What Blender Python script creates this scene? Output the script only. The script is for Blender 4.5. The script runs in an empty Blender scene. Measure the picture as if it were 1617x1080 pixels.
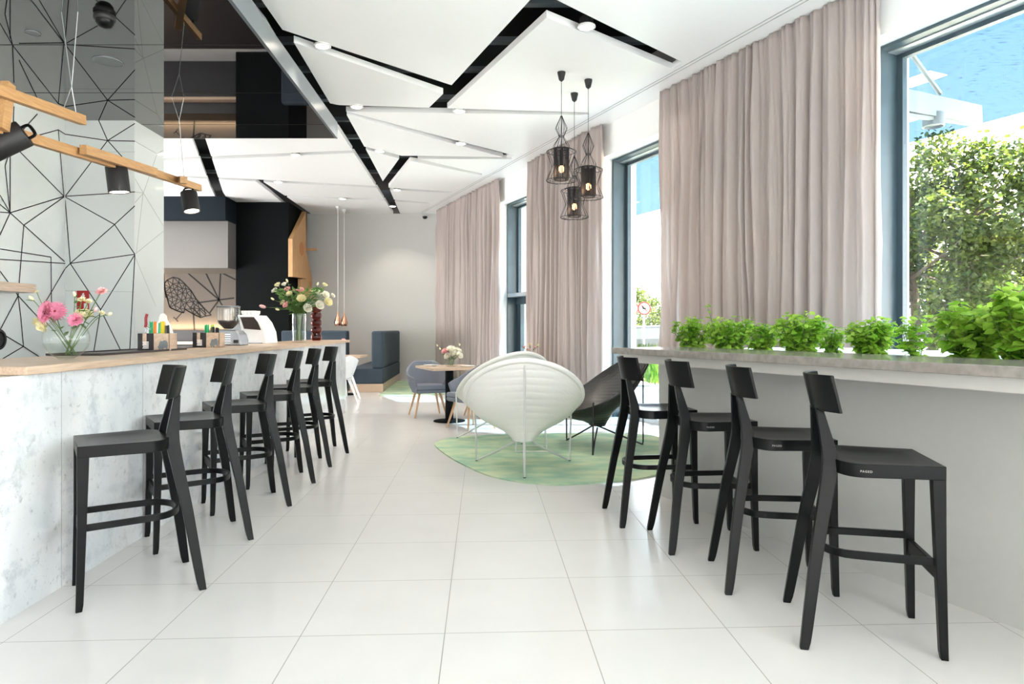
import bpy, math, random
from mathutils import Vector, Matrix
from mathutils.geometry import delaunay_2d_cdt, tessellate_polygon
R = math.radians
random.seed(7)
sc = bpy.context.scene
col = sc.collection
# ---------------------------------------------------------------- camera
F, H, CX, HY = 1050.0, 1.282, 808.5, 519.0      # focal length in px, eye height, horizon row of the 1617 px wide frame
cam = bpy.data.objects.new('camera', bpy.data.cameras.new('camera'))
col.objects.link(cam)
cam.data.sensor_width = 36
cam.data.lens = 36 * F / 1617
cam.data.shift_y = -(540 - HY) / 1617
cam.data.clip_end = 300
cam.location = (0, 0, H)
cam.rotation_euler = (R(90), 0, 0)
sc.camera = cam
# ---------------------------------------------------------------- world, sun, exposure
sc.view_settings.view_transform = 'Standard'
sc.view_settings.look = 'None'
sc.view_settings.gamma = 1
sc.view_settings.use_curve_mapping = False
sc.view_settings.exposure = 1.40
sc.cycles.use_denoising = True
sc.cycles.max_bounces = 14
sc.cycles.diffuse_bounces = 8
sc.cycles.transparent_max_bounces = 24
sc.cycles.sample_clamp_indirect = 6
world = bpy.data.worlds.new('sky')
sc.world = world
world.use_nodes = True
wt = world.node_tree
wt.nodes.clear()
wo = wt.nodes.new('ShaderNodeOutputWorld')
wb = wt.nodes.new('ShaderNodeBackground')
wr = wt.nodes.new('ShaderNodeValToRGB')
wc = wt.nodes.new('ShaderNodeTexCoord')
ws = wt.nodes.new('ShaderNodeSeparateXYZ')
wt.links.new(wc.outputs['Generated'], ws.inputs[0])
wt.links.new(ws.outputs['Z'], wr.inputs[0])
wt.links.new(wr.outputs[0], wb.inputs[0])
wt.links.new(wb.outputs[0], wo.inputs[0])
wr.color_ramp.elements[0].position = 0.18
wr.color_ramp.elements[0].color = (1.0, 1.0, 1.0, 1)
wr.color_ramp.elements[1].position = 0.5
wr.color_ramp.elements[1].color = (0.50, 0.66, 0.85, 1)
wb.inputs[1].default_value = 3.2
sun = bpy.data.objects.new('sun', bpy.data.lights.new('sun', 'SUN'))
col.objects.link(sun)
sun.data.energy = 36.0
sun.data.angle = R(0.6)
sun.data.color = (1.0, 0.86, 0.74)
SUN_DIR = Vector((-1.0, 0.02, -1.22))           # the way the light travels
sun.rotation_euler = SUN_DIR.to_track_quat('-Z', 'Y').to_euler()

# added fill lamp behind the camera, thrown up at the ceiling
back = bpy.data.objects.new('rear_window_light', bpy.data.lights.new('rear_window_light', 'AREA'))
col.objects.link(back)
back.data.shape = 'RECTANGLE'
back.data.size = 11
back.data.size_y = 5
back.data.energy = 310
back.data.color = (1.0, 0.955, 0.925)
back.location = (-1.0, -4.5, 0.9)
back.rotation_euler = (R(166), 0, 0)

# added fill lamp just inside an unseen window, beside and behind the camera
side = bpy.data.objects.new('side_window_light', bpy.data.lights.new('side_window_light', 'AREA'))
col.objects.link(side)
side.data.shape = 'RECTANGLE'
side.data.size = 4.6
side.data.size_y = 3.0
side.data.energy = 110
side.data.color = (1.0, 0.99, 0.98)
side.location = (6.25, -2.0, 2.1)
side.rotation_euler = (R(90), 0, R(90 + 24.2))

# added fill lamp for the far end, out of view behind the bar wall
far = bpy.data.objects.new('far_window_light', bpy.data.lights.new('far_window_light', 'AREA'))
col.objects.link(far)
far.data.shape = 'RECTANGLE'
far.data.size = 5.5
far.data.size_y = 2.6
far.data.energy = 400
far.data.color = (1.0, 0.98, 0.96)
far.location = (-10.4, 11.2, 1.5)
far.rotation_euler = (R(116), 0, R(-96))

def P(x, y, z=0.0):                              # pixel -> point on the horizontal plane at height z
    Y = (H - z) * F / (y - HY)
    return Vector(((x - CX) / F * Y, Y, z))
def PD(x, y, Y):                                 # pixel -> point at depth Y
    return Vector(((x - CX) / F * Y, Y, H - (y - HY) / F * Y))
TA = 0.0443                                      # direction of the floor tiles: (-TA, 1)
TR = math.atan(TA)
# ---------------------------------------------------------------- materials
def mat(name, color, rough=0.5, metal=0.0, noise=None, nscale=20.0, bump=0.0, spec=0.5, ior=None, emit=None, estr=0.0, coat=0.0, color2=None, stretch=None, sheen=0.0, trans=0.0):
    m = bpy.data.materials.new(name)
    m.use_nodes = True
    nt = m.node_tree
    b = nt.nodes['Principled BSDF']
    b.inputs['Base Color'].default_value = (*color, 1)
    b.inputs['Roughness'].default_value = rough
    b.inputs['Metallic'].default_value = metal
    b.inputs['Specular IOR Level'].default_value = spec
    b.inputs['Coat Weight'].default_value = coat
    b.inputs['Coat Roughness'].default_value = 0.05
    b.inputs['Sheen Weight'].default_value = sheen
    if ior: b.inputs['IOR'].default_value = ior
    if trans: b.inputs['Transmission Weight'].default_value = trans
    if emit:
        b.inputs['Emission Color'].default_value = (*emit, 1)
        b.inputs['Emission Strength'].default_value = estr
    tc = nt.nodes.new('ShaderNodeTexCoord')
    mp = nt.nodes.new('ShaderNodeMapping')
    nt.links.new(tc.outputs['Object'], mp.inputs[0])
    if stretch: mp.inputs['Scale'].default_value = stretch
    ns = nt.nodes.new('ShaderNodeTexNoise')
    ns.inputs['Scale'].default_value = nscale
    ns.inputs['Detail'].default_value = 6
    nt.links.new(mp.outputs[0], ns.inputs['Vector'])
    a = noise if noise is not None else 0.04
    c2 = color2 if color2 else tuple(c * (1 - a) for c in color)
    cr = nt.nodes.new('ShaderNodeValToRGB')
    cr.color_ramp.elements[0].position = 0.35
    cr.color_ramp.elements[1].position = 0.65
    cr.color_ramp.elements[0].color = (*c2, 1)
    cr.color_ramp.elements[1].color = (*color, 1)
    nt.links.new(ns.outputs[0], cr.inputs[0])
    nt.links.new(cr.outputs[0], b.inputs['Base Color'])
    if bump:
        bp = nt.nodes.new('ShaderNodeBump')
        bp.inputs['Strength'].default_value = bump
        bp.inputs['Distance'].default_value = 0.01
        nt.links.new(ns.outputs[0], bp.inputs['Height'])
        nt.links.new(bp.outputs[0], b.inputs['Normal'])
    return m
def glass_mat(name, tint, refl=1.0, haze=0.0, ior=1.45):
    m = bpy.data.materials.new(name)
    m.use_nodes = True
    nt = m.node_tree
    nt.nodes.clear()
    out = nt.nodes.new('ShaderNodeOutputMaterial')
    tr = nt.nodes.new('ShaderNodeBsdfTransparent')
    tr.inputs[0].default_value = (*tint, 1)
    gl = nt.nodes.new('ShaderNodeBsdfGlossy')
    gl.inputs['Roughness'].default_value = 0.01
    fr = nt.nodes.new('ShaderNodeLayerWeight')      # facing term, the same from both sides of the pane
    pw = nt.nodes.new('ShaderNodeMath')
    pw.operation = 'POWER'
    pw.inputs[1].default_value = 5
    nt.links.new(fr.outputs['Facing'], pw.inputs[0])
    ma = nt.nodes.new('ShaderNodeMath')
    ma.operation = 'MULTIPLY_ADD'
    f0 = ((ior - 1) / (ior + 1)) ** 2
    ma.inputs[1].default_value = 1 - f0
    ma.inputs[2].default_value = f0
    nt.links.new(pw.outputs[0], ma.inputs[0])
    mx = nt.nodes.new('ShaderNodeMixShader')
    mu = nt.nodes.new('ShaderNodeMath')
    mu.operation = 'MULTIPLY'
    mu.inputs[1].default_value = refl
    nt.links.new(ma.outputs[0], mu.inputs[0])
    nt.links.new(mu.outputs[0], mx.inputs[0])
    nt.links.new(tr.outputs[0], mx.inputs[1])
    nt.links.new(gl.outputs[0], mx.inputs[2])
    last = mx
    if haze:
        df = nt.nodes.new('ShaderNodeBsdfTranslucent')
        df.inputs[0].default_value = (0.9, 0.95, 1, 1)
        m2 = nt.nodes.new('ShaderNodeMixShader')
        m2.inputs[0].default_value = haze
        nt.links.new(last.outputs[0], m2.inputs[1])
        nt.links.new(df.outputs[0], m2.inputs[2])
        last = m2
    nt.links.new(last.outputs[0], out.inputs[0])
    return m
def leaf_mat(name, c, c2):
    m = bpy.data.materials.new(name)
    m.use_nodes = True
    nt = m.node_tree
    b = nt.nodes['Principled BSDF']
    out = nt.nodes['Material Output']
    b.inputs['Roughness'].default_value = 0.45
    tc = nt.nodes.new('ShaderNodeTexCoord')
    ns = nt.nodes.new('ShaderNodeTexNoise')
    ns.inputs['Scale'].default_value = 9
    cr = nt.nodes.new('ShaderNodeValToRGB')
    cr.color_ramp.elements[0].position = 0.35
    cr.color_ramp.elements[1].position = 0.65
    cr.color_ramp.elements[0].color = (*c, 1)
    cr.color_ramp.elements[1].color = (*c2, 1)
    nt.links.new(tc.outputs['Object'], ns.inputs['Vector'])
    nt.links.new(ns.outputs[0], cr.inputs[0])
    nt.links.new(cr.outputs[0], b.inputs['Base Color'])
    tl = nt.nodes.new('ShaderNodeBsdfTranslucent')
    nt.links.new(cr.outputs[0], tl.inputs[0])
    mx = nt.nodes.new('ShaderNodeMixShader')
    mx.inputs[0].default_value = 0.5
    nt.links.new(b.outputs[0], mx.inputs[1])
    nt.links.new(tl.outputs[0], mx.inputs[2])
    nt.links.new(mx.outputs[0], out.inputs[0])
    return m
def floor_mat():
    m = mat('floor_tile', (0.66, 0.655, 0.645), rough=0.17, noise=0.03, nscale=3)
    nt = m.node_tree
    b = nt.nodes['Principled BSDF']
    prev = b.inputs['Base Color'].links[0].from_socket
    tc = nt.nodes.new('ShaderNodeTexCoord')
    sx = nt.nodes.new('ShaderNodeSeparateXYZ')
    nt.links.new(tc.outputs['Object'], sx.inputs[0])
    def math_(op, a, v=None):
        n = nt.nodes.new('ShaderNodeMath')
        n.operation = op
        nt.links.new(a, n.inputs[0])
        if v is not None:
            if isinstance(v, (int, float)): n.inputs[1].default_value = v
            else: nt.links.new(v, n.inputs[1])
        return n.outputs[0]
    ds = []
    for ax, off in (('X', -0.1587), ('Y', 2.808)):
        f = math_('SUBTRACT', sx.outputs[ax], off - 60)
        f = math_('MODULO', f, 0.6)
        f = math_('SUBTRACT', f, 0.3)
        f = math_('ABSOLUTE', f)
        ds.append(math_('GREATER_THAN', f, 0.3 - 0.0022))
    g = math_('MAXIMUM', ds[0], ds[1])
    mx = nt.nodes.new('ShaderNodeMixRGB')
    nt.links.new(g, mx.inputs[0])
    nt.links.new(prev, mx.inputs[1])
    mx.inputs[2].default_value = (0.30, 0.29, 0.275, 1)
    nt.links.new(mx.outputs[0], b.inputs['Base Color'])
    ro = nt.nodes.new('ShaderNodeMath')
    ro.operation = 'MULTIPLY_ADD'
    nt.links.new(g, ro.inputs[0])
    ro.inputs[1].default_value = 0.5
    ro.inputs[2].default_value = 0.2
    nt.links.new(ro.outputs[0], b.inputs['Roughness'])
    return m
def stone_mat():
    m = mat('pale_stone', (0.80, 0.815, 0.82), rough=0.09, nscale=2.2, color2=(0.64, 0.67, 0.69), stretch=(1, 1, 0.6))
    nt = m.node_tree
    b = nt.nodes['Principled BSDF']
    prev = b.inputs['Base Color'].links[0].from_socket
    tc = nt.nodes.new('ShaderNodeTexCoord')
    last = prev
    for sc_, lo, hi, c in ((6.0, 0.53, 0.68, (0.46, 0.48, 0.50)), (22.0, 0.57, 0.68, (0.42, 0.43, 0.43)), (3.0, 0.52, 0.70, (0.52, 0.57, 0.63)), (60.0, 0.62, 0.70, (0.28, 0.28, 0.28))):
        ns = nt.nodes.new('ShaderNodeTexNoise')
        ns.inputs['Scale'].default_value = sc_
        ns.inputs['Detail'].default_value = 9
        ns.inputs['Roughness'].default_value = 0.7
        nt.links.new(tc.outputs['Object'], ns.inputs['Vector'])
        cr = nt.nodes.new('ShaderNodeValToRGB')
        cr.color_ramp.elements[0].position = lo
        cr.color_ramp.elements[0].color = (0, 0, 0, 1)
        cr.color_ramp.elements[1].position = hi
        cr.color_ramp.elements[1].color = (0.75, 0.75, 0.75, 1)
        nt.links.new(ns.outputs[0], cr.inputs[0])
        mx = nt.nodes.new('ShaderNodeMixRGB')
        nt.links.new(cr.outputs[0], mx.inputs[0])
        nt.links.new(last, mx.inputs[1])
        mx.inputs[2].default_value = (*c, 1)
        last = mx.outputs[0]
    nt.links.new(last, b.inputs['Base Color'])
    return m
def canopy_sky_mat():
    m = bpy.data.materials.new('blue_glass_roof')
    m.use_nodes = True
    nt = m.node_tree
    nt.nodes.clear()
    out = nt.nodes.new('ShaderNodeOutputMaterial')
    tr = nt.nodes.new('ShaderNodeBsdfTransparent')
    tc = nt.nodes.new('ShaderNodeTexCoord')
    ns = nt.nodes.new('ShaderNodeTexNoise')
    mp = nt.nodes.new('ShaderNodeMapping')
    mp.inputs['Scale'].default_value = (1, 3.5, 1)
    ns.inputs['Scale'].default_value = 7
    ns.inputs['Detail'].default_value = 4
    cr = nt.nodes.new('ShaderNodeValToRGB')
    cr.color_ramp.elements[0].position = 0.30
    cr.color_ramp.elements[0].color = (0.032, 0.052, 0.078, 1)
    cr.color_ramp.elements[1].position = 0.42
    cr.color_ramp.elements[1].color = (0.068, 0.118, 0.165, 1)
    nt.links.new(tc.outputs['Object'], mp.inputs[0])
    nt.links.new(mp.outputs[0], ns.inputs['Vector'])
    nt.links.new(ns.outputs[0], cr.inputs[0])
    nt.links.new(cr.outputs[0], tr.inputs[0])
    nt.links.new(tr.outputs[0], out.inputs[0])
    return m
M = {}
M['floor'] = floor_mat()
M['white'] = mat('white_paint', (0.78, 0.785, 0.78), rough=0.6, noise=0.01)
M['ceiling'] = mat('ceiling_paint', (0.92, 0.92, 0.92), rough=0.35, noise=0.01)
M['grey_wall'] = mat('grey_wall_paint', (0.54, 0.54, 0.525), rough=0.7, noise=0.02)
M['bulkhead'] = mat('bulkhead_paint', (0.135, 0.13, 0.125), rough=0.7, noise=0.02)
M['apron'] = mat('pale_apron', (0.52, 0.515, 0.49), rough=0.5, noise=0.02)
M['panel_grey'] = mat('matt_grey_panel', (0.46, 0.465, 0.45), rough=0.55, noise=0.02)
M['glasswall'] = mat('white_glass_panel', (0.72, 0.76, 0.75), rough=0.07, noise=0.01)
M['line'] = mat('dark_line', (0.03, 0.03, 0.03), rough=0.6, spec=0.1)
M['seam'] = mat('seam_line', (0.38, 0.40, 0.40), rough=0.5)
M['plenum'] = mat('plenum_black', (0.008, 0.009, 0.010), rough=0.8)
M['duct'] = mat('duct_grey', (0.12, 0.14, 0.15), rough=0.5)
M['navy'] = mat('dark_blue_paint', (0.009, 0.014, 0.019), rough=0.7, spec=0.1)
M['charcoal'] = mat('charcoal_paint', (0.0035, 0.0045, 0.005), rough=0.7, spec=0.08)
M['blackglass'] = mat('black_mirror_glass', (0.003, 0.003, 0.0035), rough=0.015, ior=2.15, noise=0.0)
M['fascia'] = mat('grey_satin_metal', (0.25, 0.29, 0.32), rough=0.3, metal=0.6)
M['wood'] = mat('oak', (0.60, 0.45, 0.33), rough=0.3, nscale=5, color2=(0.47, 0.34, 0.24), stretch=(14, 1.0, 14))
M['woodx'] = mat('oak_light', (0.55, 0.32, 0.14), rough=0.5, nscale=6, color2=(0.44, 0.24, 0.10), stretch=(14, 1, 14))
M['woodz'] = mat('oak_vertical', (0.60, 0.36, 0.17), rough=0.5, nscale=6, color2=(0.50, 0.28, 0.12), stretch=(14, 14, 1))
M['stone'] = stone_mat()
M['concrete'] = mat('grey_concrete_top', (0.31, 0.285, 0.26), rough=0.13, nscale=26, color2=(0.235, 0.215, 0.195))
M['black'] = mat('black_lacquer', (0.003, 0.0035, 0.004), rough=0.3, spec=0.2, noise=0.1, nscale=40)
M['blackmatt'] = mat('black_matt', (0.012, 0.012, 0.013), rough=0.5)
M['steel_teal'] = mat('blue_grey_frame', (0.050, 0.080, 0.098), rough=0.35, metal=0.0, noise=0.1, nscale=6)
M['steel_light'] = mat('light_aluminium', (0.45, 0.48, 0.50), rough=0.35, metal=0.5)
M['pane'] = glass_mat('window_glass', (0.96, 0.985, 0.98), refl=0.8)
M['clear'] = glass_mat('clear_glass', (0.975, 0.985, 0.98), refl=1.0)
M['water'] = glass_mat('water', (0.96, 0.98, 0.97), refl=0.5, ior=1.33)
M['redglass'] = glass_mat('dark_red_glass', (0.62, 0.16, 0.09), refl=1.2)
M['curtain'] = mat('curtain_cloth', (0.57, 0.50, 0.475), rough=0.85, noise=0.05, nscale=200, sheen=0.2)
def make_curtain_mat():
    m = M['curtain']
    nt = m.node_tree
    b = nt.nodes['Principled BSDF']
    tl = nt.nodes.new('ShaderNodeBsdfTranslucent')
    tl.inputs[0].default_value = (0.62, 0.54, 0.52, 1)
    mx = nt.nodes.new('ShaderNodeMixShader')
    mx.inputs[0].default_value = 0.36
    out = nt.nodes['Material Output']
    nt.links.new(b.outputs[0], mx.inputs[1])
    nt.links.new(tl.outputs[0], mx.inputs[2])
    nt.links.new(mx.outputs[0], out.inputs[0])
make_curtain_mat()
M['rug'] = mat('green_rug', (0.50, 0.58, 0.38), rough=0.95, nscale=3.6, color2=(0.27, 0.44, 0.32), bump=0.3, stretch=(0.9, 1.5, 1))
M['shell_white'] = mat('white_cord', (0.78, 0.78, 0.755), rough=0.55, noise=0.05, nscale=90)
M['cord_black'] = mat('black_cord', (0.007, 0.009, 0.010), rough=0.35, spec=0.6, noise=0.2, nscale=90)
M['steel_white'] = mat('light_grey_steel', (0.60, 0.62, 0.61), rough=0.3, metal=0.3)
M['grey_cloth'] = mat('blue_grey_felt', (0.20, 0.22, 0.27), rough=0.9, noise=0.12, nscale=90)
M['blue_cloth'] = mat('dark_blue_felt', (0.040, 0.060, 0.082), rough=0.9, noise=0.15, nscale=80)
M['white_plastic'] = mat('white_plastic', (0.82, 0.83, 0.84), rough=0.3)
M['legwood'] = mat('leg_wood', (0.55, 0.34, 0.19), rough=0.5, stretch=(10, 10, 1))
M['copper'] = mat('copper', (0.85, 0.48, 0.33), rough=0.25, metal=1.0)
M['glow'] = mat('lamp_glow', (1, 0.9, 0.8), emit=(1.0, 0.86, 0.70), estr=6.0)
M['bulb'] = mat('amber_bulb', (1, 0.6, 0.4), emit=(1.0, 0.45, 0.18), estr=5.0)
M['led'] = mat('warm_led', (1, 0.8, 0.5), emit=(1.0, 0.70, 0.38), estr=5.0)
M['red'] = mat('red_sign', (0.45, 0.02, 0.02), rough=0.4)
M['pink'] = mat('pink_petal', (0.80, 0.28, 0.42), rough=0.6, noise=0.2, nscale=60)
M['palepink'] = mat('pale_pink_petal', (0.86, 0.50, 0.50), rough=0.6, noise=0.1)
M['cream'] = mat('cream_petal', (0.85, 0.80, 0.52), rough=0.6, noise=0.1)
M['whitepetal'] = mat('white_petal', (0.88, 0.86, 0.76), rough=0.6, noise=0.05)
M['stem'] = leaf_mat('stem_green', (0.10, 0.20, 0.05), (0.20, 0.33, 0.10))
M['leaf'] = leaf_mat('basil_leaf', (0.16, 0.38, 0.02), (0.42, 0.62, 0.10))
M['treeleaf'] = leaf_mat('tree_leaf', (0.026, 0.052, 0.008), (0.105, 0.135, 0.022))
M['darkleaf'] = leaf_mat('bouquet_leaf', (0.06, 0.16, 0.04), (0.16, 0.30, 0.08))
M['bark'] = mat('bark', (0.10, 0.075, 0.055), rough=0.9, noise=0.3, nscale=12, bump=0.5)
M['pavement'] = mat('pavement', (0.60, 0.59, 0.57), rough=0.85, noise=0.12, nscale=3)
M['grass'] = mat('grass', (0.22, 0.34, 0.08), rough=0.95, noise=0.4, nscale=30)
M['chrome'] = mat('chrome', (0.75, 0.76, 0.78), rough=0.15, metal=1.0)
M['silver'] = mat('brushed_silver', (0.34, 0.36, 0.39), rough=0.25, metal=0.5)
M['greyblot'] = mat('grey_print', (0.17, 0.19, 0.20), rough=0.6)
M['beans'] = mat('coffee_beans', (0.03, 0.014, 0.008), rough=0.5, nscale=120, noise=0.6, bump=0.6)
M['skyroof'] = canopy_sky_mat()
M['carpaint'] = mat('silver_car_paint', (0.14, 0.15, 0.165), rough=0.25, metal=0.4)
for k, c in (('straw_green', (0.02, 0.42, 0.16)), ('straw_orange', (0.85, 0.28, 0.03)), ('straw_yellow', (0.85, 0.70, 0.02)), ('straw_black', (0.012, 0.012, 0.014)), ('straw_lime', (0.45, 0.7, 0.08)), ('darkred', (0.30, 0.02, 0.03)), ('amber', (0.5, 0.2, 0.05)), ('letter', (0.5, 0.5, 0.5)), ('tray', (0.03, 0.025, 0.025)), ('ceramic', (0.85, 0.83, 0.80)), ('mural', (0.12, 0.10, 0.085)), ('tyre', (0.01, 0.01, 0.01)), ('facade', (0.25, 0.42, 0.50))):
    M[k] = mat(k, c, rough=0.4 if k != 'mural' else 0.7)

# ---------------------------------------------------------------- object helpers
def tag(o, label=None, cat=None, group=None, kind=None):
    if label: o['label'] = label
    if cat: o['category'] = cat
    if group: o['group'] = group
    if kind: o['kind'] = kind
    return o
def thing(name, label, cat, loc=(0, 0, 0), rz=0.0, group=None):
    o = bpy.data.objects.new(name, None)
    o.empty_display_size = 0.1
    col.objects.link(o)
    o.location = loc
    o.rotation_euler = (0, 0, rz)
    return tag(o, label, cat, group)
def copy_tree(o, parent=None):
    c = o.copy()
    col.objects.link(c)
    c.parent = parent
    for ch in list(o.children): copy_tree(ch, c)
    return c
class MB:
    def __init__(self): self.v = []; self.f = []; self.m = []
    def add(self, vs, fs, mi=0):
        n = len(self.v)
        self.v += [tuple(v) for v in vs]
        self.f += [tuple(i + n for i in f) for f in fs]
        self.m += [mi] * len(fs)
        return self
    def box(self, x0, x1, y0, y1, z0, z1, mi=0, T=None):
        vs = [Vector((x, y, z)) for z in (z0, z1) for y in (y0, y1) for x in (x0, x1)]
        if T: vs = [T(v) if callable(T) else T @ v for v in vs]
        return self.add(vs, [(0, 2, 3, 1), (4, 5, 7, 6), (0, 1, 5, 4), (1, 3, 7, 5), (3, 2, 6, 7), (2, 0, 4, 6)], mi)
    def prism(self, poly, z0, z1, mi=0, mtop=None):
        n = len(poly)
        area = sum(poly[i][0] * poly[(i + 1) % n][1] - poly[(i + 1) % n][0] * poly[i][1] for i in range(n))
        if area < 0: poly = list(reversed(poly))
        vs = [(p[0], p[1], z0) for p in poly] + [(p[0], p[1], z1) for p in poly]
        self.add(vs, [tuple(reversed(range(n)))], mi)
        k = len(self.v) - 2 * n
        self.f.append(tuple(range(k + n, k + 2 * n))); self.m.append(mi if mtop is None else mtop)
        for i in range(n):
            j = (i + 1) % n
            self.f.append((k + i, k + j, k + n + j, k + n + i)); self.m.append(mi)
        return self
    def loft(self, rings, mi=0, cap0=True, cap1=True, closed=True):
        n = len(rings[0])
        vs = [p for r in rings for p in r]
        fs = []
        for a in range(len(rings) - 1):
            for i in range(n if closed else n - 1):
                j = (i + 1) % n
                fs.append((a * n + i, a * n + j, (a + 1) * n + j, (a + 1) * n + i))
        if cap0 and closed: fs.append(tuple(reversed(range(n))))
        if cap1 and closed: fs.append(tuple(range((len(rings) - 1) * n, len(rings) * n)))
        return self.add(vs, fs, mi)
    def tube(self, path, r, seg=8, mi=0, closed=False, ell=None):
        path = [Vector(p) for p in path]
        rs = r if isinstance(r, (list, tuple)) else [r] * len(path)
        rings = []
        n = len(path)
        up = None
        for i, p in enumerate(path):
            if closed: t = path[(i + 1) % n] - path[i - 1]
            elif i == 0: t = path[1] - p
            elif i == n - 1: t = p - path[i - 1]
            else: t = (path[i + 1] - p).normalized() + (p - path[i - 1]).normalized()
            t.normalize()
            if up is None:
                up = Vector((0, 0, 1)) if abs(t.z) < 0.9 else Vector((1, 0, 0))
            a = up - t * up.dot(t)
            if a.length < 1e-6: a = t.orthogonal()
            a.normalize()
            up = a
            b = t.cross(a)
            rings.append([p + (a * math.cos(2 * math.pi * k / seg) * (ell[0] if ell else 1) + b * math.sin(2 * math.pi * k / seg) * (ell[1] if ell else 1)) * rs[i] for k in range(seg)])
        if closed: rings.append(rings[0])
        return self.loft(rings, mi, cap0=not closed, cap1=not closed)
    def lathe(self, prof, seg=24, mi=0, c=(0, 0, 0), cap=True, sx=1.0, sy=1.0):
        rings = [[(c[0] + r * sx * math.cos(2 * math.pi * k / seg), c[1] + r * sy * math.sin(2 * math.pi * k / seg), c[2] + z) for k in range(seg)] for r, z in prof]
        return self.loft(rings, mi, cap0=cap, cap1=cap)
    def ball(self, c, rx, ry=None, rz=None, seg=10, mi=0, T=None):
        ry = ry or rx; rz = rz or rx
        n = max(4, seg // 2)
        rings = []
        for i in range(n + 1):
            a = -math.pi / 2 + math.pi * i / n
            rr = max(math.cos(a), 0.02)
            ring = []
            for k in range(seg):
                v = Vector((rx * rr * math.cos(2 * math.pi * k / seg), ry * rr * math.sin(2 * math.pi * k / seg), rz * math.sin(a)))
                if T: v = T @ v
                ring.append(Vector(c) + v)
            rings.append(ring)
        return self.loft(rings, mi)
    def plank(self, secs, mi=0):
        # a tapering bar through rectangular sections: (cx, cy, z, half x, half y)
        rings = [[(x - a, y - b, z), (x + a, y - b, z), (x + a, y + b, z), (x - a, y + b, z)] for x, y, z, a, b in secs]
        return self.loft(rings, mi)
    def strip(self, a, b, w, nrm, mi=0, lift=0.0015):
        a = Vector(a); b = Vector(b); nrm = Vector(nrm).normalized()
        s = (b - a).cross(nrm).normalized() * w / 2
        o = nrm * lift
        vs = [a - s, b - s, b + s, a + s, a - s + o, b - s + o, b + s + o, a + s + o]
        return self.add(vs, [(4, 5, 6, 7), (0, 1, 5, 4), (1, 2, 6, 5), (2, 3, 7, 6), (3, 0, 4, 7)], mi)
    def build(self, name, mats, parent=None, smooth=False, bevel=0.0, solid=0.0, sub=0, bseg=2):
        me = bpy.data.meshes.new(name)
        me.from_pydata(self.v, [], self.f)
        for m in (mats if isinstance(mats, list) else [mats]): me.materials.append(M[m] if isinstance(m, str) else m)
        me.polygons.foreach_set('material_index', self.m)
        me.validate()
        if smooth:
            me.polygons.foreach_set('use_smooth', [True] * len(me.polygons))
            try: me.set_sharp_from_angle(angle=R(40))
            except Exception: pass
        me.update()
        o = bpy.data.objects.new(name, me)
        col.objects.link(o)
        if parent: o.parent = parent
        if solid:
            s = o.modifiers.new('s', 'SOLIDIFY'); s.thickness = solid; s.offset = 0
        if sub:
            s = o.modifiers.new('u', 'SUBSURF'); s.levels = sub; s.render_levels = sub
        if bevel:
            b = o.modifiers.new('b', 'BEVEL'); b.width = bevel; b.segments = bseg; b.limit_method = 'ANGLE'; b.angle_limit = R(35)
        return o
def struct(name, mb, mats, **k):
    o = mb.build(name, mats, **k)
    o['kind'] = 'structure'
    return o
def arc(cx, cy, r, a0, a1, n):
    return [(cx + r * math.cos(R(a0 + (a1 - a0) * i / n)), cy + r * math.sin(R(a0 + (a1 - a0) * i / n))) for i in range(n + 1)]
def smooth_path(pts, n=6, closed=False):
    pts = [Vector(p) for p in pts]
    out = []
    N = len(pts)
    for i in range(N if closed else N - 1):
        if closed: p0, p1, p2, p3 = pts[i - 1], pts[i], pts[(i + 1) % N], pts[(i + 2) % N]
        else: p0, p1, p2, p3 = pts[max(i - 1, 0)], pts[i], pts[i + 1], pts[min(i + 2, N - 1)]
        for k in range(n):
            t = k / n
            out.append(0.5 * ((2 * p1) + (p2 - p0) * t + (2 * p0 - 5 * p1 + 4 * p2 - p3) * t * t + (3 * p1 - p0 - 3 * p2 + p3) * t ** 3))
    if not closed: out.append(pts[-1])
    return out

# wall with the windows: the line X + WK*Y = WC ; c grows outwards
WK, WC = 0.45, 5.6
WN = Vector((1, WK, 0)).normalized()              # outward
WD = Vector((-WK, 1, 0)).normalized()             # along, away from the camera
NW = math.sqrt(1 + WK * WK)
def W(Y, d, z=0.0, c=WC):                         # Y = depth of the wall-line point, d = distance outwards
    return Vector((c - WK * Y, Y, z)) + WN * d
def wbox(mb, Y0, Y1, d0, d1, z0, z1, mi=0, c=WC):
    return mb.box(Y0, Y1, d0, d1, z0, z1, mi, T=lambda v: W(v.x, v.y, v.z, c))
def tline(c, Y): return c - TA * Y                # X on a tile-parallel line
def tbox(mb, c0, c1, Y0, Y1, z0, z1, mi=0):
    return mb.box(c0, c1, Y0, Y1, z0, z1, mi, T=lambda v: Vector((v.x - TA * v.y, v.y, v.z)))
CEIL = 4.17
YB = 16.7                                         # back wall
# ================================================================ SETTING
fl = MB()
fl.box(-16, 14, -7, 24, -0.06, 0.0)
o = struct('floor', fl, 'floor')
# keep the slab inside the window wall: cut by building it as a polygon instead
bpy.data.objects.remove(o)
fl = MB()
Rm = Matrix.Rotation(-TR, 4, 'Z')
poly = [(-12, -6), (W(-6, 0.3).x, W(-6, 0.3).y), (W(YB + 1, 0.3).x, W(YB + 1, 0.3).y), (-12, YB + 1)]
poly = [(Rm @ Vector((p[0], p[1], 0))).to_2d() for p in poly]
fl.prism(poly, -0.08, 0.0)
o = struct('floor', fl, 'floor')
o.rotation_euler = (0, 0, TR)
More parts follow.
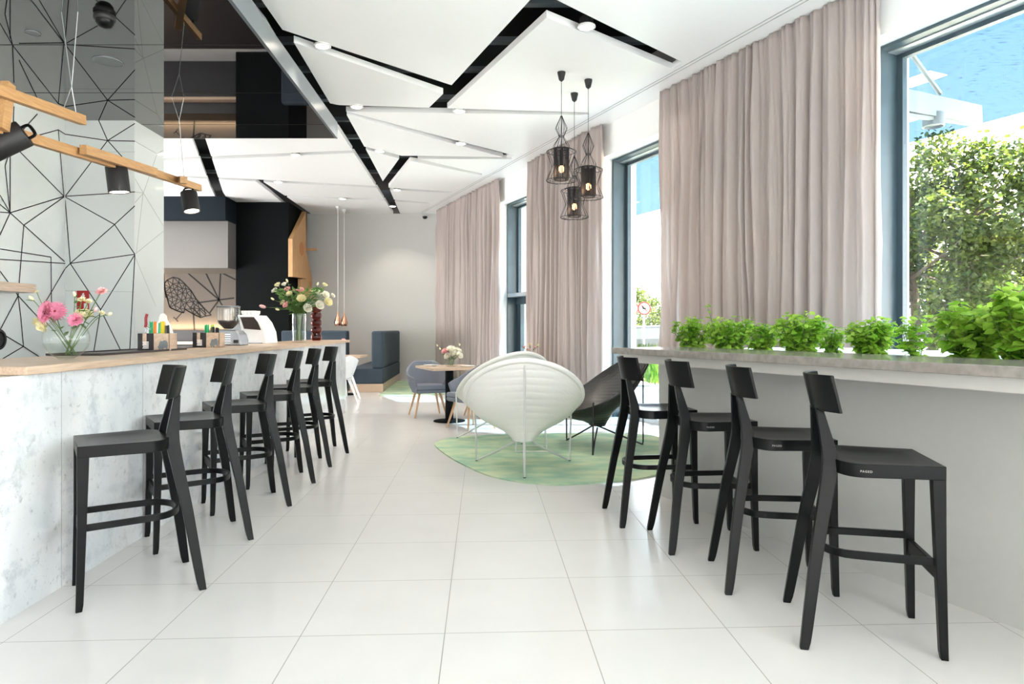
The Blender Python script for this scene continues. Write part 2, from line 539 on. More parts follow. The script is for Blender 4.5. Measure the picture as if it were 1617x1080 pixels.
# ceiling with its slots
HZ = CEIL
def cp(x, y): return P(x, y, HZ).to_2d()
slots = [
    [(340, -60), (385, -60), (413, 0), (446, 47), (461, 62), (521, 163), (543, 168), (546, 179), (575, 231), (605, 287), (613, 294), (632, 337.5), (621, 337.5), (593, 293), (558, 240), (535, 205), (500, 175), (420, 40)],
    [(440, 45), (446, 47), (713, 134.5), (705, 150), (461, 66), (452, 60)],
    [(850, -14), (713, 134.5), (700, 148), (676, 171.5), (705, 172), (866, 25), (880, -14)],
    [(845, -12), (862, 27), (1061, 109), (1077, 98), (875, -2), (870, -14)],
    [(515, 163), (537, 166), (927, 177.5), (931, 180.5), (915, 181.8), (540, 176), (518, 172)],
    [(540, 175), (546, 176), (812, 245.5), (797, 249), (549, 182), (543, 181)],
    [(634, 246), (658, 246), (808, 248.5), (808, 251), (652, 251)],
    [(570, 231), (576, 231.5), (634, 246), (632, 251), (577, 236), (572, 236)],
    [(633, 246), (658, 246), (650, 251), (613, 296), (604, 287), (630, 251)],
    [(648, 249.5), (653, 249.5), (762, 274.5), (760, 277), (648, 254)],
    [(608, 295), (614, 296.5), (713, 302.5), (713, 304.5), (612, 300)],
    [(612, 314.5), (616, 314.5), (682, 320.5), (682, 322), (616, 317.5)],
    [(230, 251), (300, 248), (562, 237.5), (562, 241.5), (300, 253), (230, 256)],
    [(230, 273), (265, 276), (400, 283), (596, 294), (596, 297), (400, 286.5), (265, 279), (230, 276)],
    [(448, 308.8), (460, 309), (610, 314.5), (610, 316.8), (460, 311.5), (448, 311)],
    [(296, 200), (318, 200), (325, 221), (352, 303), (360, 316), (343, 316), (333, 297), (304, 221)],
    [(400, 283.5), (414, 286), (450, 309), (492, 338), (470, 338), (448, 322), (428, 305)],
]
cl = MB()
yy = [(-12, -6), (W(-6, 0.0).x, W(-6, 0.0).y), (W(YB, 0.0).x, W(YB, 0.0).y), (-12, YB)]
cl.prism(yy, HZ, HZ + 0.07)
ceil = struct('ceiling', cl, 'ceiling')
def apply_mods(o):
    dg = bpy.context.evaluated_depsgraph_get()
    dg.update()
    me = bpy.data.meshes.new_from_object(o.evaluated_get(dg))
    o.modifiers.clear()
    o.data = me
cutters = []
for i, s in enumerate(slots):
    c = MB()
    c.prism([cp(*p) for p in s], HZ - 0.2 - 0.001 * i, HZ + 0.3 + 0.001 * i)
    co = c.build('cutter', 'plenum')
    b = ceil.modifiers.new('b%d' % i, 'BOOLEAN')
    b.object = co
    b.operation = 'DIFFERENCE'
    b.solver = 'EXACT'
    cutters.append(co)
apply_mods(ceil)
for c in cutters: bpy.data.objects.remove(c)
pl = MB()
yy2 = [(-12, -6), (W(-6, 0.3).x, W(-6, 0.3).y), (W(YB, 0.3).x, W(YB, 0.3).y), (-12, YB + 0.3)]
pl.prism(yy2, HZ + 0.62, HZ + 0.7)
pl.box(-12.1, W(YB, 0).x, YB + 0.26, YB + 0.3, HZ + 0.0, HZ + 0.7)
pl.box(-12.1, -12.05, -6, YB + 0.3, HZ, HZ + 0.7)
struct('ceiling_void', pl, 'plenum')
# service ducts seen through the slots
for k, (Y, w) in enumerate([(4.9, 0.10), (5.55, 0.06), (6.35, 0.09), (7.2, 0.08), (8.0, 0.06), (9.0, 0.12), (9.9, 0.06), (10.8, 0.08), (12.0, 0.08), (13.2, 0.08)]):
    d = MB()
    d.box(-7, W(Y, 0).x - 0.4, Y - w / 2, Y + w / 2, HZ + 0.20, HZ + 0.26)
    tag(d.build('duct_rail', 'duct'), 'grey metal rail crossing the black ceiling slots', 'rail', 'rails above the ceiling slots')
# ceiling grooves along the window wall, as thin grey strips
tm = MB()
for dd in (-0.34, -0.39):
    wbox(tm, 1.0, YB - 0.1, dd - 0.006, dd + 0.006, HZ - 0.004, HZ + 0.001)
struct('trim_1', tm, 'panel_grey')

# closing walls behind the camera
bk = MB()
bk.box(-12, W(-6, 0).x, -6.2, -6.0, -0.1, CEIL + 0.7)
bk.box(-5.6, -5.4, -6.0, 1.2, -0.1, CEIL + 0.7)
bk.box(-10.8, -10.6, 8.0, YB + 0.3, -0.1, CEIL + 0.7)
bk.box(-10.6, -6.02, 8.0, 8.2, -0.1, CEIL + 0.7)
struct('wall_front', bk, 'white')
# window wall
WH = 3.74
wins = [(1.2, 5.743), (7.5, 9.607), (11.3, 13.07), (-4.4, 0.6)]  # last window is out of view, put in along with the side fill lamp
DL = 0.2                                          # depth of the white reveal
ww = MB()
T = 0.62
wbox(ww, -6, YB + 0.3, 0, T, WH, CEIL + 0.7)
solid = [(-6, wins[0][0]), (wins[0][1], wins[1][0]), (wins[1][1], wins[2][0]), (wins[2][1], YB + 0.3)]
solid[0:1] = [(-6, wins[3][0]), (wins[3][1], wins[0][0])]
for a, b in solid: wbox(ww, a, b, 0, T, -0.1, WH)
struct('wall_right', ww, 'white')
sk = MB()
for a, b in solid: wbox(sk, a + 0.02, b - 0.02, -0.012, 0, 0, 0.09)
struct('baseboard_right', sk, 'white')
for i, (a, b) in enumerate(wins):
    fr = MB()
    t = 0.03 / 1.0
    cs = 0.065
    D = DL
    wbox(fr, b - t, b + 0.02, D, D + 0.30, 0, WH, 1)
    wbox(fr, a - 0.02, a + t, D, D + 0.30, 0, WH, 1)
    wbox(fr, a + t, b - t, D, D + 0.10, WH - t, WH + 0.02, 1)
    wbox(fr, a + t, b - t, D + 0.10, D + 0.23, WH - t - 0.01, WH, 2)
    wbox(fr, b - t - 0.05, b - t, D + 0.21, D + 0.27, 0, WH - t, 1)
    wbox(fr, a + t, a + t + 0.05, D + 0.21, D + 0.27, 0, WH - t, 1)
    wbox(fr, a + t, b - t, D + 0.21, D + 0.27, WH - t - 0.05, WH - t, 1)
    wbox(fr, a + t, b - t, D + 0.10, D + 0.29, 0, 0.07, 2)
    if i == 1: wbox(fr, 8.62, 8.69, D + 0.21, D + 0.27, 0, WH, 2)
    if i == 2:
        wbox(fr, a + t, b - t, D, D + 0.27, 1.90, 1.97, 2)
        wbox(fr, a + t, b - t, D + 0.18, D + 0.27, 1.76, 1.90, 1)
        wbox(fr, b - t - 0.16, b - t - 0.05, D + 0.2, D + 0.28, 0.07, 1.80, 1)
    w = struct('window_%d' % (i + 1), fr, ['white', 'steel_teal', 'steel_light'])
    gp = MB()
    wbox(gp, a + t + 0.05, b - t - 0.05, DL + 0.236, DL + 0.246, 0.07, WH - t - 0.05)
    g = gp.build('window_pane', 'pane', parent=w)
# back wall, kitchen recess, column
bw = MB()
bw.box(-5.30, W(YB, 0.3).x, YB, YB + 0.25, -0.1, CEIL)
struct('wall_back', bw, 'grey_wall')
bb = MB()
bb.box(-5.2, W(YB, 0).x - 0.02, YB - 0.012, YB, 0, 0.09)
struct('baseboard_back', bb, 'grey_wall')
c = MB()
c.prism([(-6.30, 15.17), (-5.10, 15.17), (-5.165, YB + 0.2), (-6.30, YB + 0.2)], 0, CEIL)
struct('wall_column', c, 'charcoal')
k = MB()                                           # mural wall with the line drawing
MY = 16.2
k.box(-10.5, -6.2, MY, MY + 0.2, -0.1, CEIL, 0)
def mp_(x, y): return PD(x, y, MY)
nb = (0, -1, 0)
def mln(a, b, w=0.035): k.strip(mp_(*a), mp_(*b), w, nb, 1, 0.004)
hub = (346, 473.5)
for q in ((293, 428), (324, 429), (348.5, 430), (370, 470.5), (352, 484), (331, 494), (313, 478)): mln(hub, q)
mln((348.5, 430), (372, 441.5)); mln((305.5, 496), (307, 521)); mln((262, 470), (258, 430))
bird = [(259, 449), (264, 442), (273.6, 437.8), (282.6, 440), (291.7, 448), (301.4, 458.6), (310, 472.5), (322, 486.5), (333.5, 497.5), (325, 499), (316.7, 501.5), (305.5, 496), (291.7, 488), (290, 494), (279, 490.5), (268, 485), (264.6, 472.5), (261, 461.5)]
for i in range(len(bird)): mln(bird[i], bird[(i + 1) % len(bird)], 0.028)
rb = random.Random(3)
def inside(p, pg):
    r = False
    for i in range(len(pg)):
        a, b = pg[i], pg[i - 1]
        if (a[1] > p[1]) != (b[1] > p[1]) and p[0] < (b[0] - a[0]) * (p[1] - a[1]) / (b[1] - a[1]) + a[0]: r = not r
    return r
ipts = []
while len(ipts) < 30:
    q = (rb.uniform(258, 318), rb.uniform(438, 495))
    if inside(q, bird) and all(math.dist(q, w_) > 5.2 for w_ in ipts + bird): ipts.append(q)
    elif rb.random() < 0.0005: break
allp = [Vector(p) for p in bird + ipts]
res = delaunay_2d_cdt(allp, [(i, (i + 1) % len(bird)) for i in range(len(bird))], [], 0, 0.001)
for e in res[1]:
    a, b = res[0][e[0]], res[0][e[1]]
    if inside(((a[0] + b[0]) / 2, (a[1] + b[1]) / 2), bird): mln(a, b, 0.018)
for a, b in (((287, 494), (278, 504)), ((278, 504), (274, 501)), ((278, 504), (281, 508)), ((268, 485), (272, 488)), ((318, 499), (300, 484)), ((326, 495), (300, 474))): mln(a, b, 0.022)
struct('wall_mural', k, ['mural', 'line'])
k = MB()
k.prism([(-10.5, 14.7), (-6.28, 14.7), (-6.33, MY), (-10.5, MY)], 2.624, 3.66)
struct('wall_bulkhead', k, 'bulkhead')
k = MB()
k.prism([(-10.5, 14.5), (-6.25, 14.5), (-6.29, 15.25), (-10.5, 15.25)], 3.66, CEIL)
struct('trim_2', k, 'navy')
led = MB(); led.box(-10.3, -8.5, MY - 0.10, MY - 0.05, 2.60, 2.624)
lo = tag(led.build('light_strip', 'led'), 'warm strip light under the cabinet above the bird mural', 'strip light')
la = bpy.data.objects.new('light_strip_lamp', bpy.data.lights.new('light_strip_lamp', 'AREA'))
la.data.shape = 'RECTANGLE'; la.data.size = 1.6; la.data.size_y = 0.06; la.data.energy = 22; la.data.color = (1.0, 0.72, 0.45)
la.location = (-9.3, MY - 0.1, 2.58); la.rotation_euler = (R(-25), 0, 0); col.objects.link(la); la.parent = lo
la = bpy.data.objects.new('counter_strip_lamp', bpy.data.lights.new('counter_strip_lamp', 'AREA'))
la.data.shape = 'RECTANGLE'; la.data.size = 3.6; la.data.size_y = 0.05; la.data.energy = 12; la.data.color = (1.0, 0.72, 0.42)
la.location = (-8.3, MY - 0.1, 1.29); la.rotation_euler = (R(150), 0, 0); col.objects.link(la); la.parent = lo
# bar-side wall of white glass panels with the drawn net of lines
lw = MB()
AX = lambda Y: tline(-5.04, Y)                     # left face
XB0, XB1, YF, YC = -5.40, -4.565, 8.04, 8.78
lw.prism([(AX(2) - 0.3, 1.0), (AX(1), 1.0), (XB0, YF), (XB1, YF), (XB1 - 0.032, YC), (XB0 - 0.6, YC), (XB0 - 0.6, 1.0)], 0, CEIL, 0)
nA = Vector((1, TA, 0)).normalized()
def faceA(x, y):
    r = (x - CX) / F
    Y = -5.04 / (r + TA)
    return PD(x, y, Y)
def faceB(x, y): return PD(x, y, YF)
def faceC(x, y):
    r = (x - CX) / F
    cc = XB1 + TA * YF
    return PD(x, y, cc / (r + TA))
def net(fn, nrm, segs, w=0.011, mi=1):
    for a, b in segs: lw.strip(fn(*a), fn(*b), w, nrm, mi)
net(faceA, nA, [((16, 336), (101, 310)), ((16, 336), (37.6, 355.5)), ((37.6, 355.5), (102, 413)), ((37.6, 355.5), (101, 311)), ((16, 336), (0, 371)), ((0, 335), (16, 336)), ((16, 336), (16, 232)), ((16, 336), (0, 308)), ((101, 310), (30, 238)), ((101, 310), (92, 205)), ((92, 205), (20, 225)), ((92, 205), (103, 212)), ((37.6, 355.5), (28.7, 467)), ((28.7, 467), (33, 502)), ((33, 502), (37, 547)), ((28.7, 467), (0, 428)), ((28.7, 467), (62, 503)), ((28.7, 467), (0, 521)), ((0, 393), (80.5, 406)), ((80.5, 406), (81.5, 505)), ((0, 409.5), (103, 416)), ((0, 525), (37, 547)), ((37, 547), (66, 566)), ((37, 547), (0, 569)), ((103, 424), (64, 490)), ((59, 180), (30, 212)), ((22, 168), (20, 225)), ((20, 225), (0, 240)), ((20, 225), (8, 262)), ((8, 262), (16, 336)), ((-40, 290), (16, 336)), ((-40, 400), (0, 409)), ((-40, 540), (0, 525))])
nB = (0, -1, 0)
net(faceB, nB, [((103, 212), (170, 222)), ((170, 222), (213, 223)), ((170, 222), (155, 188)), ((170, 222), (213, 195)), ((170, 222), (103, 310)), ((170, 222), (213, 270)), ((103, 310), (213, 303)), ((103, 311), (181, 354.5)), ((181, 354.5), (213, 325)), ((181, 354.5), (213, 401.5)), ((181, 354.5), (111, 416)), ((103, 316), (111, 416)), ((111, 416), (213, 401.5)), ((103, 424), (111, 416)), ((111, 416), (159, 489)), ((159, 489), (190, 552)), ((159, 489), (148, 556)), ((213, 402), (159, 489)), ((213, 403), (205, 552))])
net(faceB, nB, [((103, 459), (213, 461)), ((103, 240), (213, 240))], 0.004, 2)
nC = (1, TA, 0)
net(faceC, nC, [((213, 223), (248, 243)), ((248, 243), (258, 237)), ((213, 303), (226.5, 305)), ((226.5, 305), (248, 243)), ((226.5, 305), (213, 320)), ((226.5, 305), (258, 357)), ((213, 401.5), (258, 365)), ((213, 405), (246, 484)), ((226.5, 305), (213, 282)), ((226, 305), (215, 400))], 0.008, 2)
for s in lw.f[:1]: pass
struct('wall_left', lw, ['glasswall', 'line', 'seam'])
# hanging black glass canopy over the bar
HC = 3.80
XR = lambda Y: -1.948 - TA * Y                    # right edge
YE = 8.80
cn = MB()
cn.prism([(XR(-4), -4), (XR(YE), YE), (-5.9, YE), (-5.9, YF + 0.02), (AX(YF) - 0.02, YF + 0.02), (AX(-4) - 0.3, -4)], HC, 4.0, 0)
cano = cn.build('hanging_canopy', ['blackglass'])
tag(cano, 'black mirror glass canopy hanging over the bar', 'canopy')
cano['kind'] = 'structure'
cano.name = 'ceiling_canopy'
fa = MB()
fa.prism([(XR(-4) - 0.001, -4), (XR(YE) - 0.001, YE), (XR(YE) + 0.03, YE), (XR(-4) + 0.03, -4)], HC - 0.004, 4.005)
struct('trim_3', fa, 'fascia')
se = MB()
for Y in (4.75, 5.9, 7.1, 8.2):
    se.box(-5.3, XR(Y), Y - 0.003, Y + 0.003, HC - 0.0015, HC)
struct('trim_4', se, 'line')

# ================================================================ BAR
def box_label(): pass
bar = thing('bar_counter', 'long bar clad in pale grey marbled stone with oak worktop', 'bar counter', (tline(-2.35, 6), 6.0, 0))
def rel(mb, o):                                   # express a mesh built in world space relative to a thing
    inv = Matrix.LocRotScale(o.location, o.rotation_euler, None).inverted()
    mb.v = [tuple(inv @ Vector(v)) for v in mb.v]
    return mb
CB = -2.09
s = MB()
tbox(s, CB - 0.5, CB, 2.3, 10.15, 0, 1.07, 0)
for Yj in (3.30, 4.09, 6.2, 8.3): tbox(s, CB, CB + 0.0008, Yj - 0.002, Yj + 0.002, 0, 1.07, 1)
rel(s, bar).build('stone_front', ['stone', 'seam'], bar)
s = MB()
tbox(s, CB - 0.66, CB + 0.035, 3.0, 10.3, 1.071, 1.11)
wt_ = rel(s, bar).build('worktop', 'wood', bar, bevel=0.003)
s = MB()
tbox(s, CB - 0.66, CB - 0.52, 3.05, 10.2, 0.0, 1.07)
rel(s, bar).build('back_panel', 'charcoal', bar)

# -------- bar stools
def make_stool():
    t = thing('bar_stool', 'x', 'bar stool')
    # seat outline, front towards +x
    out = [(0.262, 0.200), (0.262, -0.200)]
    side = []
    for i in range(13):
        a = math.pi / 2 * i / 12
        side.append((-0.03 - 0.100 * math.sin(a) ** 0.95, -0.226 * math.cos(a) ** 0.62 if i < 12 else 0))
    out += [(0.1, -0.213)] + side
    out += [(x, -y) for x, y in reversed(side[:-1])] + [(0.1, 0.213)]
    n = len(out)
    rings = []
    cx, cy = 0.05, 0
    zt, zb = 0.748, 0.694
    rings.append([(x, y, zb) for x, y in out])
    rings.append([(x, y, zt) for x, y in out])
    rings.append([(cx + (x - cx) * 0.97, y * 0.97, zt - 0.0003) for x, y in out])
    for f, dz in ((0.85, 0.002), (0.7, 0.008), (0.5, 0.013), (0.25, 0.015), (0.03, 0.015)):
        rings.append([(cx + (x - cx) * f, y * f, zt - dz) for x, y in out])
    s = MB().loft(rings)
    s.build('seat', 'black', t, smooth=True, bevel=0.003)
    for sy in (1, -1):
        g = MB().plank([(0.255, 0.195 * sy, 0, 0.013, 0.013), (0.252, 0.193 * sy, 0.03, 0.015, 0.015), (0.243, 0.186 * sy, 0.38, 0.0185, 0.0185), (0.238, 0.178 * sy, 0.70, 0.024, 0.021)])
        g.build('leg', 'black', t, bevel=0.003)
        prof = [(-0.255, 0.235, 0.0, 0.016, 0.013), (-0.247, 0.228, 0.04, 0.020, 0.014), (-0.198, 0.178, 0.38, 0.024, 0.016), (-0.154, 0.140, 0.62, 0.028, 0.017), (-0.137, 0.126, 0.72, 0.031, 0.017), (-0.140, 0.112, 0.78, 0.028, 0.016), (-0.168, 0.062, 0.945, 0.0145, 0.013)]
        pts = []
        for i in range(len(prof) - 1):
            for q in range(4):
                f = q / 4
                pts.append(tuple(prof[i][j] * (1 - f) + prof[i + 1][j] * f for j in range(5)))
        pts.append(prof[-1])
        # soften the knee
        sm = [pts[0]] + [tuple((pts[i - 1][j] + 2 * pts[i][j] + pts[i + 1][j]) / 4 for j in range(5)) for i in range(1, len(pts) - 1)] + [pts[-1]]
        g = MB().plank([(x, y * sy, z, a, b) for x, y, z, a, b in sm])
        g.build('rear_leg', 'black', t, smooth=False, bevel=0.003)
    # curved backrest
    b = MB()
    rings = []
    for i in range(17):
        y = -0.172 + 0.344 * i / 16
        sag = 0.075 * (1 - (y / 0.172) ** 2)
        x0 = -0.098 - sag
        ring = []
        for (dx, z) in ((0, 0.938), (-0.014, 0.938), (-0.014 - 0.034, 1.092), (-0.034, 1.092)):
            ring.append((x0 + dx, y, z))
        rings.append(ring)
    b.loft(rings)
    b.build('backrest', 'black', t, smooth=True, bevel=0.003)
    # bent footrest ring
    f = MB()
    path = [(0.235, -0.178), (0.0, -0.170), (-0.06, -0.165)] + [(-0.06 - 0.115 * math.sin(R(a)), -0.165 * math.cos(R(a))) for a in range(15, 180, 15)] + [(-0.06, 0.165), (0.0, 0.170), (0.235, 0.178)]
    rings = []
    for i, p in enumerate(path):
        a = Vector(path[max(i - 1, 0)]); c_ = Vector(path[min(i + 1, len(path) - 1)])
        d = (c_ - a).normalized(); nn = Vector((-d.y, d.x)) * 0.008
        p = Vector(p)
        rings.append([(p.x - nn.x, p.y - nn.y, 0.355), (p.x + nn.x, p.y + nn.y, 0.355), (p.x + nn.x, p.y + nn.y, 0.386), (p.x - nn.x, p.y - nn.y, 0.386)])
    f.loft(rings)
    f.build('footrest', 'black', t, smooth=True, bevel=0.002)
    s = MB().box(0.232, 0.252, -0.18, 0.18, 0.30, 0.358)
    s.build('stretcher', 'black', t, bevel=0.003)
    return t
stool = make_stool()
used = False
def place_stool(cx, cy, ang, label, group):
    global used
    o = copy_tree(stool) if used else stool
    used = True
    o.location = (cx, cy, 0); o.rotation_euler = (0, 0, R(ang))
    o['label'] = label; o['group'] = group
    return o
GL, GR = 'bar stools along the stone bar', 'bar stools at the window counter'
def feet(rear_near, rear_far, facing_left, name):
    a, b = P(*rear_near), P(*rear_far)
    m = (a + b) / 2
    l = (b - a).normalized()                       # near -> far
    d = Vector((l.y, -l.x, 0))                     # facing right
    if facing_left: d = -d
    c = m + d * 0.255
    return c.x, c.y, math.degrees(math.atan2(d.y, d.x))
LS = [((320.4, 931), (293, 887), 'black bar stool nearest the camera on the bar side'),
      ((396, 852), (368, 823), 'black bar stool at the stone bar, second from the camera'),
      ((457, 799), (432, 778), 'black bar stool at the stone bar, third from the camera'),
      ((495.4, 763), (475.5, 746), 'black bar stool at the stone bar, third from its far end'),
      ((522, 738), (505, 723), 'black bar stool at the stone bar, next to the farthest one'),
      ((544.6, 716), (523.8, 704.3), 'black bar stool farthest from the camera on the bar side')]
for a, b, lb in LS:
    x, y, g = feet(a, b, True, lb)
    place_stool(x + (0.03 if x < -2.05 else 0), y, g, lb, GL)
RS = [((1269, 1022.5), (1242.6, 951.6), 'black bar stool nearest the camera at the planted window counter'),
      ((1149.6, 938), (1122.6, 885.5), 'black bar stool at the planted counter, second from the camera'),
      ((1060, 875.5), (1026, 837), 'black bar stool at the planted counter, third from the camera'),
      ((982, 833), (954.7, 803), 'black bar stool at the planted counter beside the black lounge chair')]
for i, (a, b, lb) in enumerate(RS):
    x, y, g = feet(a, b, False, lb)
    s = place_stool(x, y, g, lb, GR)
    if i < 3:
        cu = bpy.data.curves.new('maker_mark', 'FONT')
        cu.body = 'PAGED'; cu.size = 0.012; cu.extrude = 0.0003; cu.align_x = 'CENTER'; cu.space_character = 1.25
        cu.materials.append(M['letter'])
        tmp = bpy.data.objects.new('maker_mark_text', cu)
        col.objects.link(tmp)
        dg = bpy.context.evaluated_depsgraph_get(); dg.update()
        tme = bpy.data.meshes.new_from_object(tmp.evaluated_get(dg))
        bpy.data.objects.remove(tmp)
        tx = bpy.data.objects.new('maker_mark', tme)
        col.objects.link(tx)
        tx.parent = s
        tx.location = (-0.026, -0.2268, 0.716)
        tx.rotation_euler = (R(90), 0, R(-2))
        tx['label'] = 'small pale grey lettering on the seat edge'

# ================================================================ WINDOW COUNTER
CS = 3.083                                        # slab front
def cbox(mb, c0, c1, Y0, Y1, z0, z1, mi=0):
    # Y0/Y1 measured along the wall direction at c = CS, perpendicular ends
    def T(v):
        base = Vector((CS - WK * v.y, v.y, v.z))
        return base + WN * ((v.x - CS) / NW)
    return mb.box(c0, c1, Y0, Y1, z0, z1, mi, T=T)
wcn = thing('window_counter', 'long window bar with grey concrete top on a matt grey panel', 'counter', (2.2, 3.2, 0))
s = MB(); cbox(s, CS, 3.76, 0.2, 5.14, 1.091, 1.137); rel(s, wcn).build('worktop', 'concrete', wcn, bevel=0.003)
s = MB(); cbox(s, CS + 0.04, CS + 0.06, 0.25, 5.1, 1.031, 1.0905); rel(s, wcn).build('apron', 'apron', wcn)
s = MB(); cbox(s, 3.439, 3.47, 0.25, 4.99, 0.0, 1.0905); rel(s, wcn).build('front_panel', 'panel_grey', wcn)
s = MB(); cbox(s, 3.47, 5.2, 4.97, 4.99, 0.0, 1.09); rel(s, wcn).build('side_panel', 'white', wcn)
s = MB(); cbox(s, 3.765, 5.2, 0.25, 4.99, 1.08, 1.125); rel(s, wcn).build('planting_ledge', 'white', wcn)

# -------- herb plants
def leaf_quad(mb, c, d, n, L, Wd, mi=0):
    d = d.normalized(); s = d.cross(n).normalized()
    n = s.cross(d)
    pts = [c, c + d * L * 0.3 + s * Wd * 0.5 + n * L * 0.04, c + d * L * 0.68 + s * Wd * 0.42 + n * L * 0.02, c + d * L - n * L * 0.1, c + d * L * 0.68 - s * Wd * 0.42 + n * L * 0.02, c + d * L * 0.3 - s * Wd * 0.5 + n * L * 0.04, c + d * L * 0.5 - n * L * 0.05]
    mb.add(pts, [(0, 1, 6), (1, 2, 6), (2, 3, 6), (3, 4, 6), (4, 5, 6), (5, 0, 6)], mi)
def herb(name, label, pos, rx, ry, h, n, seed, leafL=0.05, tall=0):
    rg = random.Random(seed)
    t = thing(name, label, 'herb plant', pos, 0, 'herb plants on the window counter')
    fo, st = MB(), MB()
    stems = []
    for i in range(max(14, n // 6) if n > 70 else 6):
        a = rg.uniform(0, 2 * math.pi); r = math.sqrt(rg.random())
        topz = h * (0.45 + 0.55 * math.sqrt(max(0, 1 - r * r * 0.85))) * rg.uniform(0.75, 1.05)
        if i < tall: topz = h * 1.35
        b = Vector((rx * 0.35 * r * math.cos(a), ry * 0.35 * r * math.sin(a), 0))
        m = Vector((rx * 0.65 * r * math.cos(a), ry * 0.65 * r * math.sin(a), topz * 0.5))
        e = Vector((rx * 0.9 * r * math.cos(a), ry * 0.9 * r * math.sin(a), topz))
        pth = smooth_path([b, m, e], 3)
        st.tube(pth, [0.0028 - 0.0015 * q / (len(pth) - 1) for q in range(len(pth))], 5)
        stems.append(pth)
    for pth in stems:
        for lv in range(7):
            f = 0.14 + 0.86 * lv / 6
            p = pth[min(int(f * (len(pth) - 1)), len(pth) - 1)] + Vector((0, 0, rg.uniform(-0.006, 0.006)))
            a0 = lv * 1.57 + rg.uniform(-0.5, 0.5)
            for q in range(3 if lv < 6 else 4):
                a = a0 + q * (math.pi if lv < 6 else math.pi / 2) + rg.uniform(-0.4, 0.4)
                d = Vector((math.cos(a), math.sin(a), rg.uniform(-0.75, 0.6)))
                L = leafL * rg.uniform(0.7, 1.3) * (0.75 if lv == 6 else 1)
                leaf_quad(fo, p + d * 0.006, d, Vector((rg.uniform(-.8, .8), rg.uniform(-.8, .8), 1)), L, L * 0.74)
    fo.build('foliage', 'leaf', t, smooth=False)
    st.build('stems', 'stem', t)
    return t
def ledge(x, c, z=1.126):                         # point on the ledge seen at column x
    r = (x - CX) / F
    Y = c / (r + WK)
    return Vector((r * Y, Y, z))
HB = [(1092, 0.155, 0.195, 60, 'small round basil plant at the far end of the window counter', 0, 0.038),
      (1152, 0.17, 0.20, 60, 'basil plant with one tall shoot in front of the curtain', 1, 0.042),
      (1203, 0.13, 0.16, 48, 'low pale green herb tuft between two fuller basils by the curtain', 0, 0.036),
      (1262, 0.17, 0.215, 70, 'dense dark basil plant before the near edge of the curtain', 0, 0.045),
      (1312, 0.09, 0.13, 24, 'thin wispy herb between the curtain and the window', 0, 0.034),
      (1378, 0.145, 0.175, 70, 'compact dense basil mound beside the window frame', 0, 0.042),
      (1447, 0.085, 0.185, 14, 'spindly seedling with bare stems and few leaves by the glass', 0, 0.05),
      (1535, 0.18, 0.235, 64, 'big leafy basil plant in front of the window trees', 0, 0.062),
      (1622, 0.19, 0.29, 64, 'tallest basil plant, cut by the right edge of the photo', 0, 0.065)]
for i, (x, rr, h, n, lb, tl, ll) in enumerate(HB):
    herb('basil_plant', lb, ledge(x, 3.97), rr * (1.35 if x < 1300 else 1.15), rr * 0.95, h * 1.25, int(n * 4.2), 11 + i, ll, tl)

# ================================================================ CURTAINS
def wpx(x, d):                                    # wall parameter of column x at distance d
    r = (x - CX) / F
    return (WC + d * (0.912 - 0.41 * r)) / (r + WK)
def curtain(x0, x1, folds, seed, label):
    rg = random.Random(seed)
    dc = -0.12
    Y0, Y1 = wpx(x1, dc), wpx(x0, dc)
    wd = [rg.uniform(0.45, 1.7) for _ in range(folds)]
    tot = sum(wd)
    edges = [0]
    for w in wd: edges.append(edges[-1] + w / tot)
    am = [rg.uniform(0.4, 1.0) for _ in range(folds)]
    n = folds * 12
    zs = [0.015, 0.5, 1.0, 1.5, 2.0, 2.5, 3.0, 3.4, 3.7, 3.9, 4.02, 4.10, 4.165]
    ph = [rg.uniform(0, 6.28) for _ in range(6)]
    rings = []
    for z in zs:
        u = z / CEIL
        ring = []
        for k in range(folds):
            for q in range(12):
                t = q / 12
                f = edges[k] + (edges[k + 1] - edges[k]) * t
                # soft wide fold, drifting a little with height
                fd = f + 0.006 * math.sin(1.3 * z + 9 * f + ph[0]) + 0.004 * math.sin(2.1 * z + 23 * f + ph[1])
                c1 = math.sin(2 * math.pi * (t + 0.16 * math.sin(2 * math.pi * t + k)))
                a = 0.085 * am[k] * (1.2 - 0.4 * u)
                small = 0.014 * math.sin(2 * math.pi * fd * folds * 1.9 + ph[2]) + 0.009 * math.sin(2 * math.pi * fd * folds * 3.1 + ph[3])
                g = max(0.0, (u - 0.86) / 0.14)
                gather = 0.016 * g * math.sin(2 * math.pi * f * folds * 3 + ph[4])
                ring.append(W(Y0 + (Y1 - Y0) * max(0, min(1, fd if 0 < k < folds - 1 else f)), dc + a * c1 * (1 - 0.45 * g) + small * (1 - 0.5 * g) + gather, z))
        ring.append(W(Y1, dc, z))
        rings.append(ring)
    mb = MB().loft(rings, closed=False)
    o = mb.build('curtain', 'curtain', smooth=True, solid=0.004)
    for a_ in list(o.data.attributes):
        if a_.name == 'sharp_edge': o.data.attributes.remove(a_)
    tag(o, label, 'curtain', 'curtains on the window wall')
    return o
curtain(1044, 1384, 18, 1, 'wide beige curtain between the two large windows, behind the basil plants')
curtain(833, 949, 15, 2, 'beige curtain behind the wire pendant lamps and white lounge chair')
curtain(690, 787, 20, 3, 'beige curtain in the far corner beside the grey wall')
